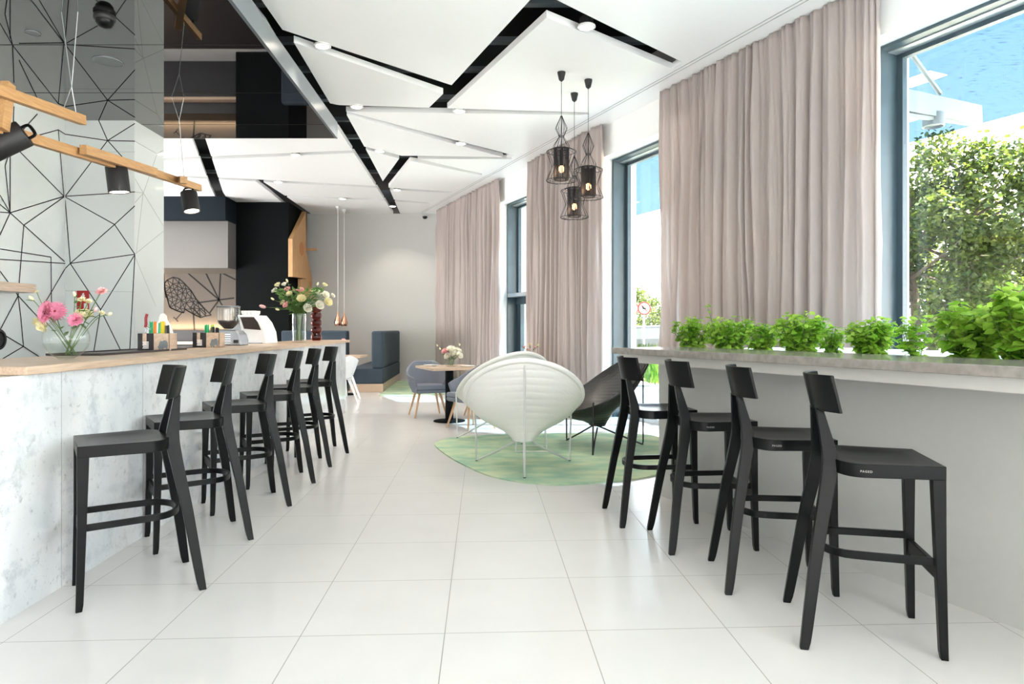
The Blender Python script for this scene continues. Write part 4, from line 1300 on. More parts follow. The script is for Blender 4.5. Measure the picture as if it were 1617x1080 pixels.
# tall glass vase with the big bouquet
vp = BT(472.5, -2.30)
Y0 = vp.y
t = thing('tall_glass_vase', 'tall straight clear glass vase with many stems near the bar end', 'vase', vp)
k_ = Y0 / F
w2, h2_ = 10.5 * k_, 45 * k_
gb = MB().lathe([(w2 * .94, 0), (w2, 0.01), (w2 * 1.02, h2_), (w2 * .96, h2_), (w2 * .94, 0.02), (0.01, 0.02)], 4 * 7).build('glass_body', 'clear', t, smooth=True)
MB().lathe([(w2 * .9, 0.022), (w2 * .93, h2_ * .6)], 24).build('water', 'water', gb, smooth=True)
G2 = 'flowers in the tall glass vase'
fl2 = [('cream', 'rose', 440, 452, .045), ('whitepetal', 'rose', 450, 451, .04), ('whitepetal', 'rose', 436, 461, .05), ('palepink', 'rose', 455, 459, .045), ('cream', 'rose', 458, 466, .045), ('palepink', 'carnation', 466, 459, .05), ('palepink', 'rose', 475, 460, .045), ('cream', 'rose', 476, 474, .06), ('palepink', 'rose', 454, 483, .05), ('cream', 'rose', 449, 479, .045), ('whitepetal', 'rose', 466, 488, .055), ('whitepetal', 'rose', 484, 488, .06), ('palepink', 'bud', 418, 485, .05), ('cream', 'bud', 432, 473, .03), ('cream', 'bud', 492, 462, .04), ('whitepetal', 'rose', 501, 464, .05), ('whitepetal', 'rose', 513, 467, .05), ('cream', 'rose', 512, 452, .04), ('cream', 'bud', 501, 450, .03), ('cream', 'rose', 516, 478, .06), ('whitepetal', 'rose', 503, 483, .06), ('palepink', 'rose', 492, 474, .05), ('cream', 'bud', 454, 445, .03), ('palepink', 'rose', 467, 476, .04), ('cream', 'bud', 440, 489, .03), ('whitepetal', 'rose', 524, 468, .035)]
nm = {'cream': 'cream', 'whitepetal': 'white', 'palepink': 'pale pink'}
rg = random.Random(9)
for i, (co, kd, x, y, r) in enumerate(fl2):
    dy = rg.uniform(-0.16, 0.16)
    hd = px_at(x, y, Y0 + dy)
    bs = vp + Vector((rg.uniform(-.05, .05), rg.uniform(-.05, .05), 0.03))
    md = Vector((vp.x + (hd.x - vp.x) * .15, vp.y + dy * .2, vp.z + h2_ + 0.02))
    hs = 'left side' if x < 452 else 'middle' if x < 485 else 'right side'
    flower('%s %s on the %s of the tall vase bouquet' % (nm[co], 'rose-like bloom' if kd != 'bud' else 'bud', hs), bs, md, hd, kd, co, r * .88, rg, G2, None, 9)
gf = MB()
rg2 = random.Random(4)
for i in range(260):
    a = rg2.uniform(0, 2 * math.pi); rr = 0.33 * math.sqrt(rg2.random()); zz = rg2.uniform(0.36, 0.66)
    rr *= (zz - 0.28) / 0.38
    leaf_quad(gf, Vector((rr * math.cos(a), rr * 0.6 * math.sin(a), zz)), Vector((math.cos(a), math.sin(a), rg2.uniform(-.2, 1))), Vector((rg2.uniform(-1, 1), rg2.uniform(-1, 1), 1)), rg2.uniform(.05, .1), rg2.uniform(.02, .035))
gs = MB()
for i in range(24):
    a = 2 * math.pi * i / 24; r_ = rg2.uniform(.1, .3)
    gs.tube(smooth_path([(rg2.uniform(-.04, .04), rg2.uniform(-.04, .04), .03), (.03 * math.cos(a), .03 * math.sin(a), .32), (r_ * math.cos(a), r_ * .6 * math.sin(a), rg2.uniform(.45, .62))], 4), 0.003, 5)
t2 = thing('greenery_sprigs', 'green leafy sprigs filling the tall vase bouquet', 'foliage', vp)
gf.build('leaves', 'darkleaf', t2); gs.build('stems', 'stem', t2)
# stack of dark red glass bowls
sp = BT(499.5, -2.40)
k_ = sp.y / F
for i in range(5):
    z = i * 11.2 * k_
    m_ = MB().lathe([(6.2 * k_, 0), (8.2 * k_, 3 * k_), (8.6 * k_, 7 * k_), (6.6 * k_, 10.8 * k_), (6.2 * k_, 11.1 * k_), (6.0 * k_, 10.8 * k_), (8.0 * k_, 7 * k_), (7.7 * k_, 3 * k_), (5.5 * k_, 0.8 * k_)], 24)
    o_ = m_.build('glass_tumbler', 'redglass', smooth=True)
    o_.location = sp + Vector((0, 0, z))
    tag(o_, 'dark red glass in the stack on the bar, ' + ['bottom one', 'second from the bottom', 'middle one', 'second from the top', 'top one'][i], 'glass', 'stacked dark red glasses')
# second tray under the farther holder and machine
t = tag(MB().box(-0.12, 0.12, -0.45, 0.45, 0, 0.006).build('rubber_mat', 'tray', bevel=0.002), 'flat dark bar mat between the two straw holders', 'mat')
t.location = BT(295, -2.70); t.rotation_euler = (0, 0, TR)

# ================================================================ KITCHEN BACK
m_ = MB(); m_.prism([(tline(-2.76, 3), 3), (tline(-2.76, 15), 15), (-9.5, 15), (-9.5, 8.9), (-5.3, 8.9), (-5.2, 3)], 0.001, 0.008)  # unseen dark sheet, added so the canopy mirrors less pale floor
tag(m_.build('floor_mat', 'tray'), 'unseen dark floor covering behind the bar, added for the canopy reflection', 'added floor sheet')
t = thing('back_cabinet', 'black kitchen counter under the bird mural with an oak shelf', 'cabinet', (-8.2, 15.9, 0))
m_ = MB(); m_.box(-2.2, 1.85, -0.2, 0.29, 0, 1.24); m_.build('body', 'blackmatt', t)
m_ = MB(); m_.box(-2.2, 1.85, -0.42, -0.205, 0.92, 0.98); m_.build('shelf', 'wood', t)
t = thing('wall_shelf', 'short oak shelf end at the left picture edge on the glass wall', 'shelf', faceA(-12, 455))
m_ = MB(); m_.box(-0.01, 0.30, -0.55, 0.12, -0.045, 0.045); m_.build('board', 'wood', t, bevel=0.003)
m_ = MB(); m_.box(0.0, 0.03, -0.4, -0.3, -0.12, -0.045); m_.build('bracket', 'silver', t)
t.location = faceA(-2, 455) + nA * 0.005
t = thing('wall_clock', 'black rimmed round clock cut by the left picture edge', 'clock', faceA(-8, 536) + nA * 0.01)
a = MB().lathe([(0.11, 0), (0.11, 0.03), (0.085, 0.035), (0.08, 0.02), (0.02, 0.018)], 28)
a.v = [tuple(Matrix.Rotation(R(90), 3, 'Y') @ Vector(v)) for v in a.v]
a.build('rim', 'blackmatt', t, smooth=True)
a = MB().box(0.02, 0.03, -0.005, 0.07, -0.003, 0.003); a.build('hand', 'black', t)
# red sign with a white flame
t = thing('fire_sign', 'red square fire sign with white symbols on the glass wall', 'sign', faceB(131.5, 474) + Vector((0, -0.006, 0)))
k_ = YF / F
MB().box(-9.5 * k_, 9.5 * k_, -0.004, 0.004, -15 * k_, 15 * k_).build('plate', 'red', t)
a = MB()
fl_ = [(-1, 4), (2.5, 4.5), (3.5, 7.5), (2, 9), (2.2, 12), (-1, 10), (-0.5, 7.5), (-3, 7)]
a.prism([(x * k_, z * k_) for x, z in fl_], 0.005, 0.0065); a.v = [(x, -z, y) for x, y, z in a.v]; a.build('flame_symbol', 'white', t)
a = MB(); a.box(2 * k_, 8 * k_, -0.0065, -0.005, -13 * k_, -5 * k_); a.build('extinguisher_symbol', 'white', t)

# ================================================================ BIRD HOUSES ON THE COLUMN
XCOL = -5.08
def colpt(x, y):                                   # point on the column's right side
    r = (x - CX) / F
    Y = min(-4.43 / (r + TA), YB - 0.06)
    return Y, H - (y - HY) / F * Y
def birdhouse(pts, label, hole, perch, dp):
    yz = [colpt(*p) for p in pts]
    b = Vector((XCOL + 0.0, yz[0][0], min(q[1] for q in yz)))
    t = thing('birdhouse', label, 'birdhouse', b, 0, 'wooden birdhouses on the dark column')
    a = MB(); a.prism([(q[0] - b.y, q[1] - b.z) for q in yz], 0.0, dp)
    a.v = [(z, x, y) for x, y, z in a.v]
    a.build('body', 'woodz', t, bevel=0.003)
    hy, hz = colpt(*hole[:2])
    a = MB().lathe([(hole[2], 0), (hole[2], 0.002)], 24, mi=0); a.v = [(dp + z + 0.001, x + hy - b.y, y + hz - b.z) for x, y, z in a.v]
    o_ = a.build('entrance_hole', 'amber', t); 
    if perch:
        py, pz = colpt(*perch)
        a = MB().box(dp, dp + 0.25, py - b.y - 0.02, py - b.y + 0.02, pz - b.z - 0.03, pz - b.z + 0.03)
        a.build('perch', 'woodx', t)
    return t
birdhouse([(453.8, 377), (472.5, 334), (473.8, 440), (453.8, 437)], 'upper oak birdhouse with sloping roof and perch on dark column', (466.5, 393, 0.16), (473, 394), 0.10)
birdhouse([(473.5, 398), (474.5, 398), (484, 440), (486, 470), (467, 470), (467, 440.5), (473.6, 440.5)], 'lower oak birdhouse just above the tall bouquet', (480, 449, 0.08), None, 0.08)

# ================================================================ LOUNGE CHAIRS
def make_shell_chair(black=False):
    t = thing('lounge_chair', 'x', 'lounge chair')
    cordm = 'cord_black' if black else 'shell_white'
    fm = 'blackmatt' if black else 'steel_white'
    # local: facing +y, origin on the floor under the shell; back apex at y=-0.42
    N = 72
    rim = []
    for i in range(N):
        a = 2 * math.pi * i / N                   # 0 = back
        y = -math.cos(a); x = math.sin(a)
        wx = 0.535 * abs(x) ** 1.08 * (1 if x > 0 else -1)
        yy_ = 0.44 * y if y < 0 else 0.50 * y
        # height: back high, sides mid, front low
        f = (1 - y) / 2                           # 1 back, 0 front
        z = 0.40 + 0.60 * f ** 1.25
        rim.append(Vector((wx, yy_, z)))
    foot = Vector((0, 0.10, 0.235))
    rings = []
    K = 26
    rr = random.Random(1)
    for k in range(K + 1):
        s_ = k / K                                # 0 rim -> 1 bottom
        ring = []
        for i, p in enumerate(rim):
            a = 2 * math.pi * i / N
            b = foot + Vector((0.10 * math.sin(a), -0.08 * math.cos(a), 0))
            q = p.lerp(b, s_)
            bulge = math.sin(math.pi * s_) * 0.07 * (1 - 1.45 * s_)
            out_ = Vector((p.x, p.y, 0)).normalized()
            q = q + out_ * bulge - Vector((0, 0, 1)) * bulge * 0.7
            ring.append(q)
        rings.append(ring)
    outer = rings
    inner = []
    for k, r_ in enumerate(rings):
        c_ = Vector((0, 0.1, 0.75))
        inner.append([p + ((c_ - p).normalized() * 0.022) for p in r_])
    m_ = MB()
    # horizontal ribs: displace by height so that the ribs run level
    def rib(p, sgn):
        ph = (p.z + 0.08 * abs(p.x)) / (0.036 if black else 0.066)
        d = Vector((p.x, p.y, -0.2)).normalized()
        dd = (abs(math.sin(math.pi * ph)) ** 0.28 - 0.5) * (0.013 if black else 0.008)
        return p + d * dd * sgn
    fine = []
    for k in range(K * 4 + 1):
        f = k / 4; a_ = int(min(f, K - 1)); u = f - a_
        if k == K * 4: a_, u = K - 1, 1
        fine.append([outer[a_][i].lerp(outer[a_ + 1][i], u) for i in range(N)])
    m_.loft([[rib(p, 1) for p in r_] for r_ in fine], cap0=False, cap1=True)
    fi = []
    for k in range(K * 4 + 1):
        f = k / 4; a_ = int(min(f, K - 1)); u = f - a_
        if k == K * 4: a_, u = K - 1, 1
        fi.append([rib(inner[a_][i].lerp(inner[a_ + 1][i], u), -1) for i in range(N)])
    m_.loft(list(reversed(fi)), cap0=True, cap1=False)
    m_.build('shell', cordm, t, smooth=True)
    rmo = MB().tube(rim, 0.024 if not black else 0.014, 10, closed=True).build('rim', cordm, t, smooth=True)
    MB().tube([p * 0.93 + Vector((0, 0.01, -0.012)) for p in rim], 0.007, 6, closed=True).build('rim_wire', fm, rmo, smooth=True)
    r_ = 0.009
    cz = Vector((0, 0.10, 0.225))
    # back post and its floor rod
    MB().tube(smooth_path([(0, -0.425, 0.99), (0, -0.425, 0.5), (0, -0.425, 0.03)], 4) + [Vector((0, -0.418, 0.010)), Vector((0, -0.40, 0.012)), Vector((0, -0.2, 0.095)), cz], r_, 8).build('rear_leg', fm, t, smooth=True)
    for s_ in (1, -1):
        flg = MB().tube([(0.462 * s_, 0.31, 0.53), (0.455 * s_, 0.31, 0.3), (0.448 * s_, 0.31, 0.03), (0.444 * s_, 0.308, 0.012), (0.43 * s_, 0.302, 0.014), (0.25 * s_, 0.22, 0.11), (0.08 * s_, 0.13, 0.215)], r_, 8).build('front_leg', fm, t, smooth=True)
        MB().lathe([(0.012, 0), (0.012, 0.006)], 10, c=(0.446 * s_, 0.31, 0)).build('foot_cap', 'blackmatt', flg)
    MB().lathe([(0.012, 0), (0.012, 0.006)], 10, c=(0, -0.42, 0)).build('foot_cap', 'blackmatt', t)
    return t
def put(o, x, y, fx, fy, label):
    o.location = (x, y, 0.018)
    o.rotation_euler = (0, 0, math.atan2(fy, fx) - math.pi / 2)
    o['label'] = label
RZ = 0.012
wc1 = make_shell_chair()
wc2 = copy_tree(wc1)
put(wc1, 0.107, 6.08, 0, 1, 'white round ribbed lounge chair in front, seen from its back')
put(wc2, -0.096, 7.70, -0.5, 0.866, 'white round ribbed lounge chair half hidden behind the front one')
wc1['group'] = wc2['group'] = 'white shell lounge chairs'
bc = make_shell_chair(True)
put(bc, 1.02, 7.19, -0.977, -0.214, 'black corded lounge chair turned sideways by the window counter')
for o in (wc1, wc2, bc): o.location.z = RZ
# rug
rp = [(687, 705), (693, 698), (722, 691), (800, 687), (900, 685), (990, 686), (1032, 689), (1050, 699), (1062, 722), (1046, 747), (1000, 758), (940, 764), (880, 767), (835, 764), (795, 758), (760, 748), (715, 726)]
rw = smooth_path([P(*p) for p in rp], 5, closed=True)
m_ = MB().prism([p.to_2d() for p in rw], 0.001, RZ)
tag(m_.build('rug', 'rug'), 'large irregular green rug under the lounge chairs', 'rug')
rp = [P(598, 625), P(665, 626.5), P(735, 619), P(700, 603.5), P(627, 602)]
m_ = MB().prism([p.to_2d() for p in rp], 0.001, 0.012)
tag(m_.build('rug', 'rug'), 'far green rug beside the blue banquette', 'rug')
# small wire table between the white chairs
t = thing('wire_side_table', 'low light wire table seen under the front white chair', 'side table', (0.20, 7.0, RZ))
for (s0, s1) in ((-1, -1), (1, -1), (1, 1), (-1, 1)):
    MB().tube([(0.16 * s0, 0.16 * s1, 0.005), (0.14 * s0, 0.14 * s1, 0.40)], 0.005, 6).build('leg', 'steel_white', t)
MB().tube([(-0.165, -0.165, 0.006), (0.165, -0.165, 0.006), (0.165, 0.165, 0.006), (-0.165, 0.165, 0.006)], 0.005, 6, closed=True).build('base_frame', 'steel_white', t)
MB().lathe([(0.20, 0.40), (0.205, 0.405), (0.20, 0.412)], 28).build('table_top', 'white_plastic', t, smooth=True)

# ================================================================ TABLES AND TUB CHAIRS
WA = math.atan2(WD.y, WD.x) - math.pi / 2         # rotation of wall-parallel things
def make_table():
    t = thing('cafe_table', 'x', 'table')
    MB().box(-0.37, 0.37, -0.41, 0.41, 0.727, 0.76).build('table_top', 'wood', t, bevel=0.003)
    MB().box(-0.045, 0.045, -0.045, 0.045, 0.012, 0.71).build('pedestal', 'charcoal', t, bevel=0.005)
    MB().lathe([(0.22, 0), (0.22, 0.008), (0.20, 0.013), (0.03, 0.018)], 36).build('base_plate', 'charcoal', t, smooth=True)
    MB().box(-0.18, 0.18, -0.18, 0.18, 0.71, 0.727).build('top_plate', 'charcoal', t)
    return t
tb = make_table()
tb.location = (-0.87, 9.23, 0); tb.rotation_euler = (0, 0, WA)
tb['label'] = 'square oak cafe table with black pedestal between grey tub chairs'
tb['group'] = 'oak cafe tables'
tb2 = copy_tree(tb)
tb2.location = (0.15, 10.55, 0)
tb2['label'] = 'oak cafe table hidden behind the white lounge chairs'
tb3 = copy_tree(tb); tb3.location = (-3.25, 12.95, 0); tb3.rotation_euler = (0, 0, TR)
tb3['label'] = 'dark topped table standing before the blue banquette'
def make_tub():
    t = thing('tub_chair', 'x', 'armchair')
    # facing +y. wrap-around shell
    N = 40
    o_r, i_r, top = [], [], []
    secs = []
    for i in range(N + 1):
        a = R(-128 + 256 * i / N)                 # 0 = back (-y)
        x, y = math.sin(a), -math.cos(a)
        f = abs(a) / R(128)
        h = 0.80 - 0.17 * max(0, min(1, (f - 0.25) / 0.45)) ** 1.0 - 0.05 * max(0, (f - 0.7) / 0.3)
        # ring: bottom outer, mid outer, top outer, top inner, mid inner, bottom inner
        R1, R2 = 0.225, 0.315
        sec = [(x * R1, y * R1 * 0.95, 0.36), (x * (R1 + .05), y * (R1 + .045), 0.46), (x * R2, y * R2 * .95 - .0, h - 0.01), (x * (R2 - .012), y * (R2 - .012) * .95, h), (x * (R2 - .03), y * (R2 - .03) * .95, h - 0.012), (x * (R1 + .012), y * (R1 + .012), 0.47), (x * (R1 - .03), y * (R1 - .03) * .95, 0.38)]
        secs.append(sec)
    MB().loft(secs).build('backrest', 'grey_cloth', t, smooth=True)
    s_ = MB()
    out = [(0.235 * math.sin(R(a)), -0.225 * math.cos(R(a))) for a in range(-120, 121, 12)] + [(0.22, 0.23), (-0.22, 0.23)]
    s_.loft([[(x * f, y * f, z) for x, y in out] for f, z in ((0.93, 0.35), (1, 0.365), (1, 0.40))]); s_.build('seat_base', 'grey_cloth', t, smooth=True, bevel=0.008)
    s_ = MB(); s_.loft([[(x * f, y * f + .005, z) for x, y in out] for f, z in ((0.93, 0.402), (0.98, 0.41), (0.98, 0.45), (0.93, 0.465), (0.5, 0.47), (0.05, 0.47))]); s_.build('seat_cushion', 'grey_cloth', t, smooth=True)
    for (x, y) in ((-1, 1), (1, 1), (-1, -1), (1, -1)):
        MB().tube([(0.15 * x, 0.13 * y, 0.355), (0.235 * x, 0.215 * y, 0.0)], [0.020, 0.011], 10).build('leg', 'legwood', t, smooth=True)
    return t
tub = make_tub()
def rotface(fx, fy): return math.atan2(fy, fx) - math.pi / 2
TB = [((-1.24, 9.78), (0.35, -0.93), 'blue grey tub armchair behind the oak table, facing the camera'),
      ((-0.53, 8.555), (-0.77, -0.64), 'blue grey tub armchair in front of the table, half behind white chair'),
      ((-0.40, 9.75), (-0.8, -0.5), 'blue grey tub armchair beyond the pedestal, mostly hidden')]
for i, (p_, f_, lb) in enumerate(TB):
    o = tub if i == 0 else copy_tree(tub)
    o.location = (*p_, 0); o.rotation_euler = (0, 0, rotface(*f_)); o['label'] = lb; o['group'] = 'blue grey tub armchairs'
# table things
tc_ = Vector((-0.87, 9.23, 0.7605))
t = thing('white_vase', 'low round glass vase of white flowers on the oak table', 'vase', tc_ + Vector((0.03, -0.05, 0)))
MB().lathe([(0.05, 0), (0.085, 0.02), (0.095, 0.06), (0.075, 0.11), (0.07, 0.11), (0.088, 0.06), (0.04, 0.01)], 24).build('glass_body', 'clear', t, smooth=True)
rg = random.Random(21)
for i, (dx, dz, co, r, kd) in enumerate(((-0.07, 0.19, 'palepink', .05, 'rose'), (0.0, 0.21, 'whitepetal', .06, 'rose'), (0.07, 0.19, 'whitepetal', .06, 'rose'), (0.03, 0.15, 'whitepetal', .06, 'rose'), (0.10, 0.14, 'whitepetal', .05, 'rose'), (-0.19, 0.28, 'cream', .02, 'bud'), (-0.15, 0.24, 'cream', .02, 'bud'), (0.11, 0.29, 'cream', .02, 'bud'), (-0.04, 0.13, 'whitepetal', .045, 'rose'))):
    hd = tc_ + Vector((0.03 + dx, -0.05 + rg.uniform(-.04, .04), dz))
    flower('%s %s in the low vase on the oak table' % (nm[co], 'bud on a long stem' if kd == 'bud' else 'bloom'), tc_ + Vector((0.03 + dx * .2, -0.05, 0.015)), tc_ + Vector((0.03 + dx * .4, -0.05, 0.10)), hd, kd, co, r, rg, 'flowers on the oak table', None, 2)
t = thing('water_glass', 'small clear tumbler beside the white flowers', 'glass', tc_ + Vector((-0.20, -0.08, 0)))
MB().lathe([(0.028, 0), (0.034, 0.10), (0.031, 0.10), (0.026, 0.01), (0.01, 0.008)], 20).build('glass_body', 'clear', t, smooth=True)
MB().lathe([(0.025, 0.011), (0.029, 0.06)], 18).build('water', 'water', t, smooth=True)
m_ = MB().lathe([(0.05, 0), (0.10, 0.006), (0.105, 0.014), (0.09, 0.012), (0.02, 0.006)], 28)
for dx, dy, lb in ((0.26, -0.08, 'white saucer right of the vase on the oak table'), (-0.27, 0.12, 'white saucer at the left rear of the oak table')):
    o = m_.build('saucer', 'ceramic', smooth=True); o.location = tc_ + Vector((dx, dy, 0)); tag(o, lb, 'saucer', 'saucers on the oak table')
# posy on the hidden table
t3 = Vector((0.28, 10.45, 0.7605))
t = thing('small_vase', 'small glass vase of brownish flowers behind white chairs', 'vase', t3)
MB().lathe([(0.03, 0), (0.045, 0.03), (0.03, 0.09), (0.027, 0.09), (0.04, 0.03), (0.02, 0.008)], 20).build('glass_body', 'clear', t, smooth=True)
for i, (dx, dz, co) in enumerate(((-0.08, 0.22, 'palepink'), (0.0, 0.26, 'cream'), (0.07, 0.21, 'palepink'), (0.12, 0.25, 'cream'), (-0.03, 0.18, 'palepink'))):
    flower('%s bloom in the small vase behind the white chairs' % nm[co], t3 + Vector((dx * .1, 0, 0.01)), t3 + Vector((dx * .3, 0, 0.1)), t3 + Vector((dx, rg.uniform(-.04, .04), dz)), 'rose', co, .028, rg, 'flowers in the small vase', None, 4)
a = MB(); a.add([(0, 0, 0.0), (0.14, 0, 0), (0.02, 0.05, 0), (0.07, 0.03, 0.14)], [(0, 1, 3), (1, 2, 3), (2, 0, 3), (0, 2, 1)])
o = a.build('folded_napkin', 'ceramic', solid=0.001); o.location = t3 + Vector((-0.34, 0.0, 0.001)); tag(o, 'folded white napkin standing on the hidden table', 'napkin')
# white plastic chairs beyond the bar
def make_plastic():
    t = thing('plastic_chair', 'x', 'chair')
    N = 36
    secs = []
    for i in range(N + 1):
        a = R(-140 + 280 * i / N)
        x, y = math.sin(a), -math.cos(a)
        f = abs(a) / R(140)
        h = 0.80 - 0.16 * min(1, f * 1.5)
        secs.append([(x * .10, y * .10, 0.43), (x * .22, y * .21, 0.46), (x * .30, y * .29, h - .01), (x * .29, y * .28, h), (x * .21, y * .20, 0.475), (x * .09, y * .09, 0.445)])
    MB().loft(secs).build('shell', 'white_plastic', t, smooth=True)
    MB().lathe([(0.20, 0.43), (0.215, 0.44), (0.21, 0.452), (0.02, 0.448)], 28).build('seat', 'white_plastic', t, smooth=True)
    for (x, y) in ((-1, 1), (1, 1), (-1, -1), (1, -1)):
        MB().plank([(0.24 * x, 0.23 * y, 0, .012, .012), (0.12 * x, 0.12 * y, 0.43, .022, .022)]).build('leg', 'white_plastic', t, bevel=0.003)
    return t
wp = make_plastic()
wps = [((-2.92, 11.2), (-.9, .4), 'white moulded armchair just behind the far bar stool'), ((-3.12, 12.2), (-.7, .7), 'white moulded chair nearest the blue banquette')]
for i, (p_, f_, lb) in enumerate(wps):
    o = wp if i == 0 else copy_tree(wp)
    o.location = (*p_, 0); o.rotation_euler = (0, 0, rotface(*f_)); o['label'] = lb; o['group'] = 'white moulded chairs beyond the bar'
# posy at the end
t4 = PD(537, 552, 12.9); t4.z = 0.7605
t = thing('posy_vase', 'small vase with a pink flower on the far table', 'vase', t4)
MB().lathe([(0.04, 0), (0.06, 0.05), (0.04, 0.12), (0.036, 0.12), (0.05, 0.05), (0.02, 0.01)], 20).build('glass_body', 'clear', t, smooth=True)
flower('single pink flower peeping over the bar end', t4 + Vector((0, 0, .01)), t4 + Vector((0, 0, .15)), PD(543, 537, 12.9), 'carnation', 'palepink', .05, rg, None, None, 6)
# banquette
t = thing('banquette', 'dark blue upholstered banquette with high back on an oak plinth', 'bench', (-2.61, 13.46, 0), R(3.5))
m_ = MB(); m_.box(-0.66, 0.0, 0.0, 3.15, 0, 0.165); m_.build('plinth', 'wood', t, bevel=0.004)
m_ = MB(); m_.box(-0.72, 0.0, 0.0, 3.15, 0.167, 0.47); m_.build('seat', 'blue_cloth', t, bevel=0.02, bseg=3)
m_ = MB(); m_.box(-0.235, 0.0, 0.0, 3.15, 0.472, 1.235); m_.build('backrest', 'blue_cloth', t, bevel=0.045, bseg=4)
t = thing('banquette', 'low dark blue bench back behind the tall bouquet', 'bench', (-4.45, 14.9, 0))
m_ = MB(); m_.box(-0.75, 0.75, -0.25, 0.05, 0, 0.45); m_.build('seat', 'blue_cloth', t, bevel=0.02)
m_ = MB(); m_.box(-0.75, 0.75, 0.06, 0.26, 0, 1.24); m_.build('backrest', 'blue_cloth', t, bevel=0.04, bseg=3)

# ================================================================ OUTSIDE
g = MB()
a0, a1 = W(-40, T + .0), W(60, T + .0)
g.prism([(a0.x, a0.y), (a0.x + 90, a0.y), (90, 120), (a1.x, a1.y)], -0.12, -0.02)
tag(g.build('pavement', 'pavement'), 'pale paved ground outside the windows', 'pavement', None, 'structure')
g = MB()
wbox(g, -10, 60, 4.6, 6.0, -0.02, 0.03)
tag(g.build('grass_verge', 'grass'), 'strip of grass outside beyond the pavement', 'grass', None, 'stuff')
g = MB()
g.add([W(-12, 0.5, 5), W(45, 0.5, 5), W(45, 7.6, 5), W(-12, 7.6, 5)], [(0, 1, 2, 3)])
rf = thing('outdoor_canopy', 'blue glass canopy outside over the windows with white strips', 'canopy', (0, 0, 0))
g.build('glass_roof', 'skyroof', rf)
for r_ in range(4):
    g = MB()
    for k in range(-2, 16):
        wbox(g, k * 2.6 + (r_ % 2) * 1.3, k * 2.6 + 0.5 + (r_ % 2) * 1.3, 1.1 + r_ * 1.6, 1.1 + r_ * 1.6 + 0.38, 4.985, 4.995)
    g.build('light_strip', 'white', rf)
t = thing('outdoor_bracket', 'grey steel bracket outside the large window', 'bracket', PD(1475, 170, 8.5))
m_ = MB(); beam_between(m_, PD(1405, 155, 7.8), PD(1545, 183, 9.1), 0.10, 0.26); rel(m_, t).build('beam', 'duct', t)
m_ = MB(); beam_between(m_, PD(1405, 178, 7.75), PD(1540, 197, 9.1), 0.05, 0.04); rel(m_, t).build('lower_rail', 'duct', t)
m_ = MB(); m_.tube([PD(1485, 148, 8.5), PD(1437, 82, 8.2)], 0.03, 8); rel(m_, t).build('tie_rod', 'duct', t)
t = thing('outdoor_spotlight', 'dark round spotlight under the outside bracket', 'spotlight', PD(1474, 190, 8.45))
MB().lathe([(0.02, 0.09), (0.12, 0.085), (0.125, 0.07), (0.125, -0.08), (0.11, -0.085), (0.105, -0.05)], 24).build('housing', 'duct', t, smooth=True)
MB().tube([(0, 0, 0.08), (0, 0, 0.2)], 0.02, 8).build('stem', 'steel_light', t)
def tree(pos, h, rad, seed, n, label, clusters=22, mt='treeleaf'):
    rg = random.Random(seed)
    t = thing('tree', label, 'tree', pos, 0, 'trees outside the windows')
    tr = MB()
    tr.tube(smooth_path([(0, 0, 0), (0.1, 0, h * .3), (0, 0.1, h * .6), (0, 0, h * .9)], 4), [0.16 - 0.13 * i / 12 for i in range(13)], 8)
    fo = MB()
    cs = []
    for i in range(clusters):
        a = rg.uniform(0, 2 * math.pi); u = rg.uniform(0.12, 1); r_ = rad * math.sqrt(rg.random()) * (1.0 if u < .7 else (1.25 - u) / .55)
        cs.append((Vector((r_ * math.cos(a), r_ * math.sin(a), h * (0.12 + .85 * u))), rg.uniform(.35, .6) * rad * .62))
    for c_, cr2 in cs:
        tr.tube([(0, 0, max(c_.z - 0.8, .3)), c_], [0.04, 0.012], 5)
        for q in range(n):
            v = Vector((rg.gauss(0, 1), rg.gauss(0, 1), rg.gauss(0, 1))).normalized() * cr2 * rg.uniform(.55, 1.05)
            d = Vector((rg.gauss(0, 1), rg.gauss(0, 1), rg.gauss(0, .6) - .3))
            L = rg.uniform(.10, .19)
            p_ = c_ + v
            s_ = d.normalized().cross(Vector((rg.gauss(0, 1), rg.gauss(0, 1), 1))).normalized()
            dd = d.normalized()
            fo.add([p_, p_ + dd * L * .5 + s_ * L * .32, p_ + dd * L, p_ + dd * L * .5 - s_ * L * .32], [(0, 1, 2, 3)])
    tr.build('trunk', 'bark', t, smooth=True)
    fo.build('foliage', mt, t)
def tpos(x, Y): return Vector(((x - CX) / F * Y, Y, -0.02))
tree(tpos(1440, 17), 5.4, 1.7, 1, 330, 'leafy tree outside at the left of the large window', 22)
tree(tpos(1530, 16.5), 5.9, 2.2, 2, 420, 'large bushy tree in the middle of the large window', 30)
tree(tpos(1640, 16), 5.7, 2.2, 3, 420, 'bushy tree outside at the right picture edge', 28)
tree(tpos(1470, 20), 5.0, 2.4, 8, 330, 'lower tree filling the gap behind the window trees', 26)
tree(tpos(1590, 20), 5.2, 2.4, 9, 330, 'lower tree behind the trees of the large window', 26)
tree(tpos(826, 26), 5.0, 1.5, 4, 200, 'slim tree seen through the narrow far window', 16)
tree(tpos(1000, 34), 3.2, 2.0, 5, 320, 'distant low tree seen through the middle window', 16)
tree(tpos(1045, 36), 3.1, 2.2, 6, 300, 'distant low tree half behind the curtain edge', 16)
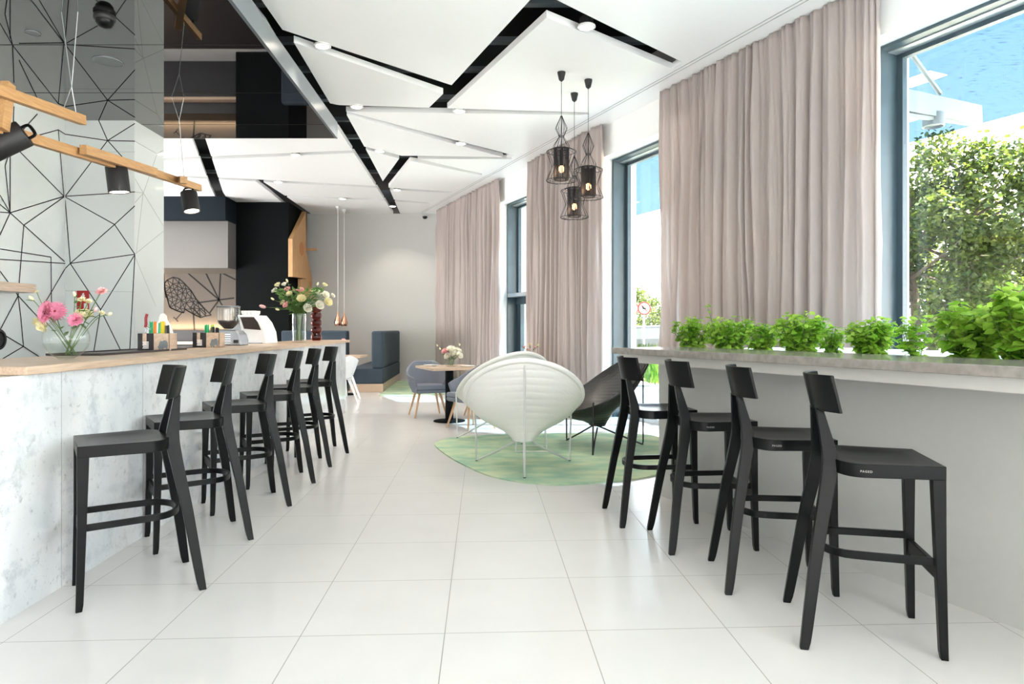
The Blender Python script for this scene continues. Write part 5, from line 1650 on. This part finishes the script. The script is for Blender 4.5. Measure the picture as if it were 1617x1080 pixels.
# car, signs, plant bed seen through the middle window
cc = tpos(1022, 22)
t = thing('car', 'silver car parked outside seen through the middle window', 'car', cc, R(-8))
prof = [(-2.1, .35), (-2.15, .75), (-1.5, .92), (-.75, 1.38), (.6, 1.42), (1.4, 1.0), (2.1, .85), (2.15, .4), (1.7, .32), (-1.7, .32)]
a = MB(); a.prism(prof, -.85, .85); a.v = [(x, z, y) for x, y, z in a.v]; a.build('body', 'carpaint', t, bevel=.08, bseg=3)
a = MB(); a.prism([(-1.25, .95), (-.7, 1.3), (.5, 1.34), (1.15, 1.0)], -.862, -.852); a.v = [(x, z, y) for x, y, z in a.v]; a.build('side_windows', 'greyblot', t)
for x in (-1.35, 1.35):
    for yy_ in (-.88, .88):
        a = MB().lathe([(.32, -.09), (.33, 0), (.32, .09)], 20); a.v = [(x + v[0], yy_ + v[2], .32 + v[1]) for v in a.v]; a.build('wheel', 'tyre', t, smooth=True)
for x, Y, r_, lb in ((1017, 20, .20, 'round red and white road sign outside the middle window'), (999, 21, .19, 'second round road sign, left of the no-parking one')):
    p_ = PD(x, 487, Y)
    t = thing('road_sign', lb, 'road sign', (p_.x, p_.y, 0))
    MB().tube([(0, 0.03, -0.02), (0, 0.03, p_.z + r_)], .03, 8).build('pole', 'steel_light', t)
    a = MB().lathe([(r_, 0), (r_, .02)], 28); a.v = [(v[0], v[2] - .02, v[1] + p_.z) for v in a.v]; a.build('sign_plate', 'red', t)
    a = MB().lathe([(r_ * .78, 0), (r_ * .78, .004)], 28); a.v = [(v[0], v[2] - .026, v[1] + p_.z) for v in a.v]; a.build('sign_face', 'white', t)
    if x > 1010:
        a = MB().strip((-r_ * .5, -.027, p_.z + r_ * .5), (r_ * .5, -.027, p_.z - r_ * .5), r_ * .16, (0, -1, 0), 0, .002); a.build('slash', 'red', t)
        a = MB(); a.box(-r_ * .25, r_ * .3, -.029, -.0265, p_.z - r_ * .12, p_.z + r_ * .1); a.box(-r_ * .3, -r_ * .1, -.029, -.0265, p_.z + r_ * .02, p_.z + r_ * .4); a.build('symbol', 'blackmatt', t)
def shrub(pos, r, h, seed, label, mt):
    rg = random.Random(seed)
    t = thing('shrub', label, 'shrub', pos, 0, 'low plants outside the middle window')
    f = MB()
    for i in range(500):
        a = rg.uniform(0, 2 * math.pi); rr = r * math.sqrt(rg.random())
        d = Vector((math.cos(a) * .4, math.sin(a) * .4, 1))
        leaf_quad(f, Vector((rr * math.cos(a), rr * math.sin(a), rg.uniform(0, h * .7))), d, Vector((math.cos(a), math.sin(a), .2)), h * .35, .03)
    f.build('foliage', mt, t)
    MB().tube([(0, 0, 0), (0, 0, h * .6)], .012, 6).build('stem', 'bark', t)
shrub(P(1035, 608), .22, .55, 1, 'tuft of green grass outside below the window counter', 'leaf')
shrub(tpos(996, 16), .42, .95, 2, 'green and reddish shrub before the parked car', 'treeleaf')
shrub(tpos(1040, 19), .55, .9, 3, 'pale green shrub beside the parked car', 'treeleaf')
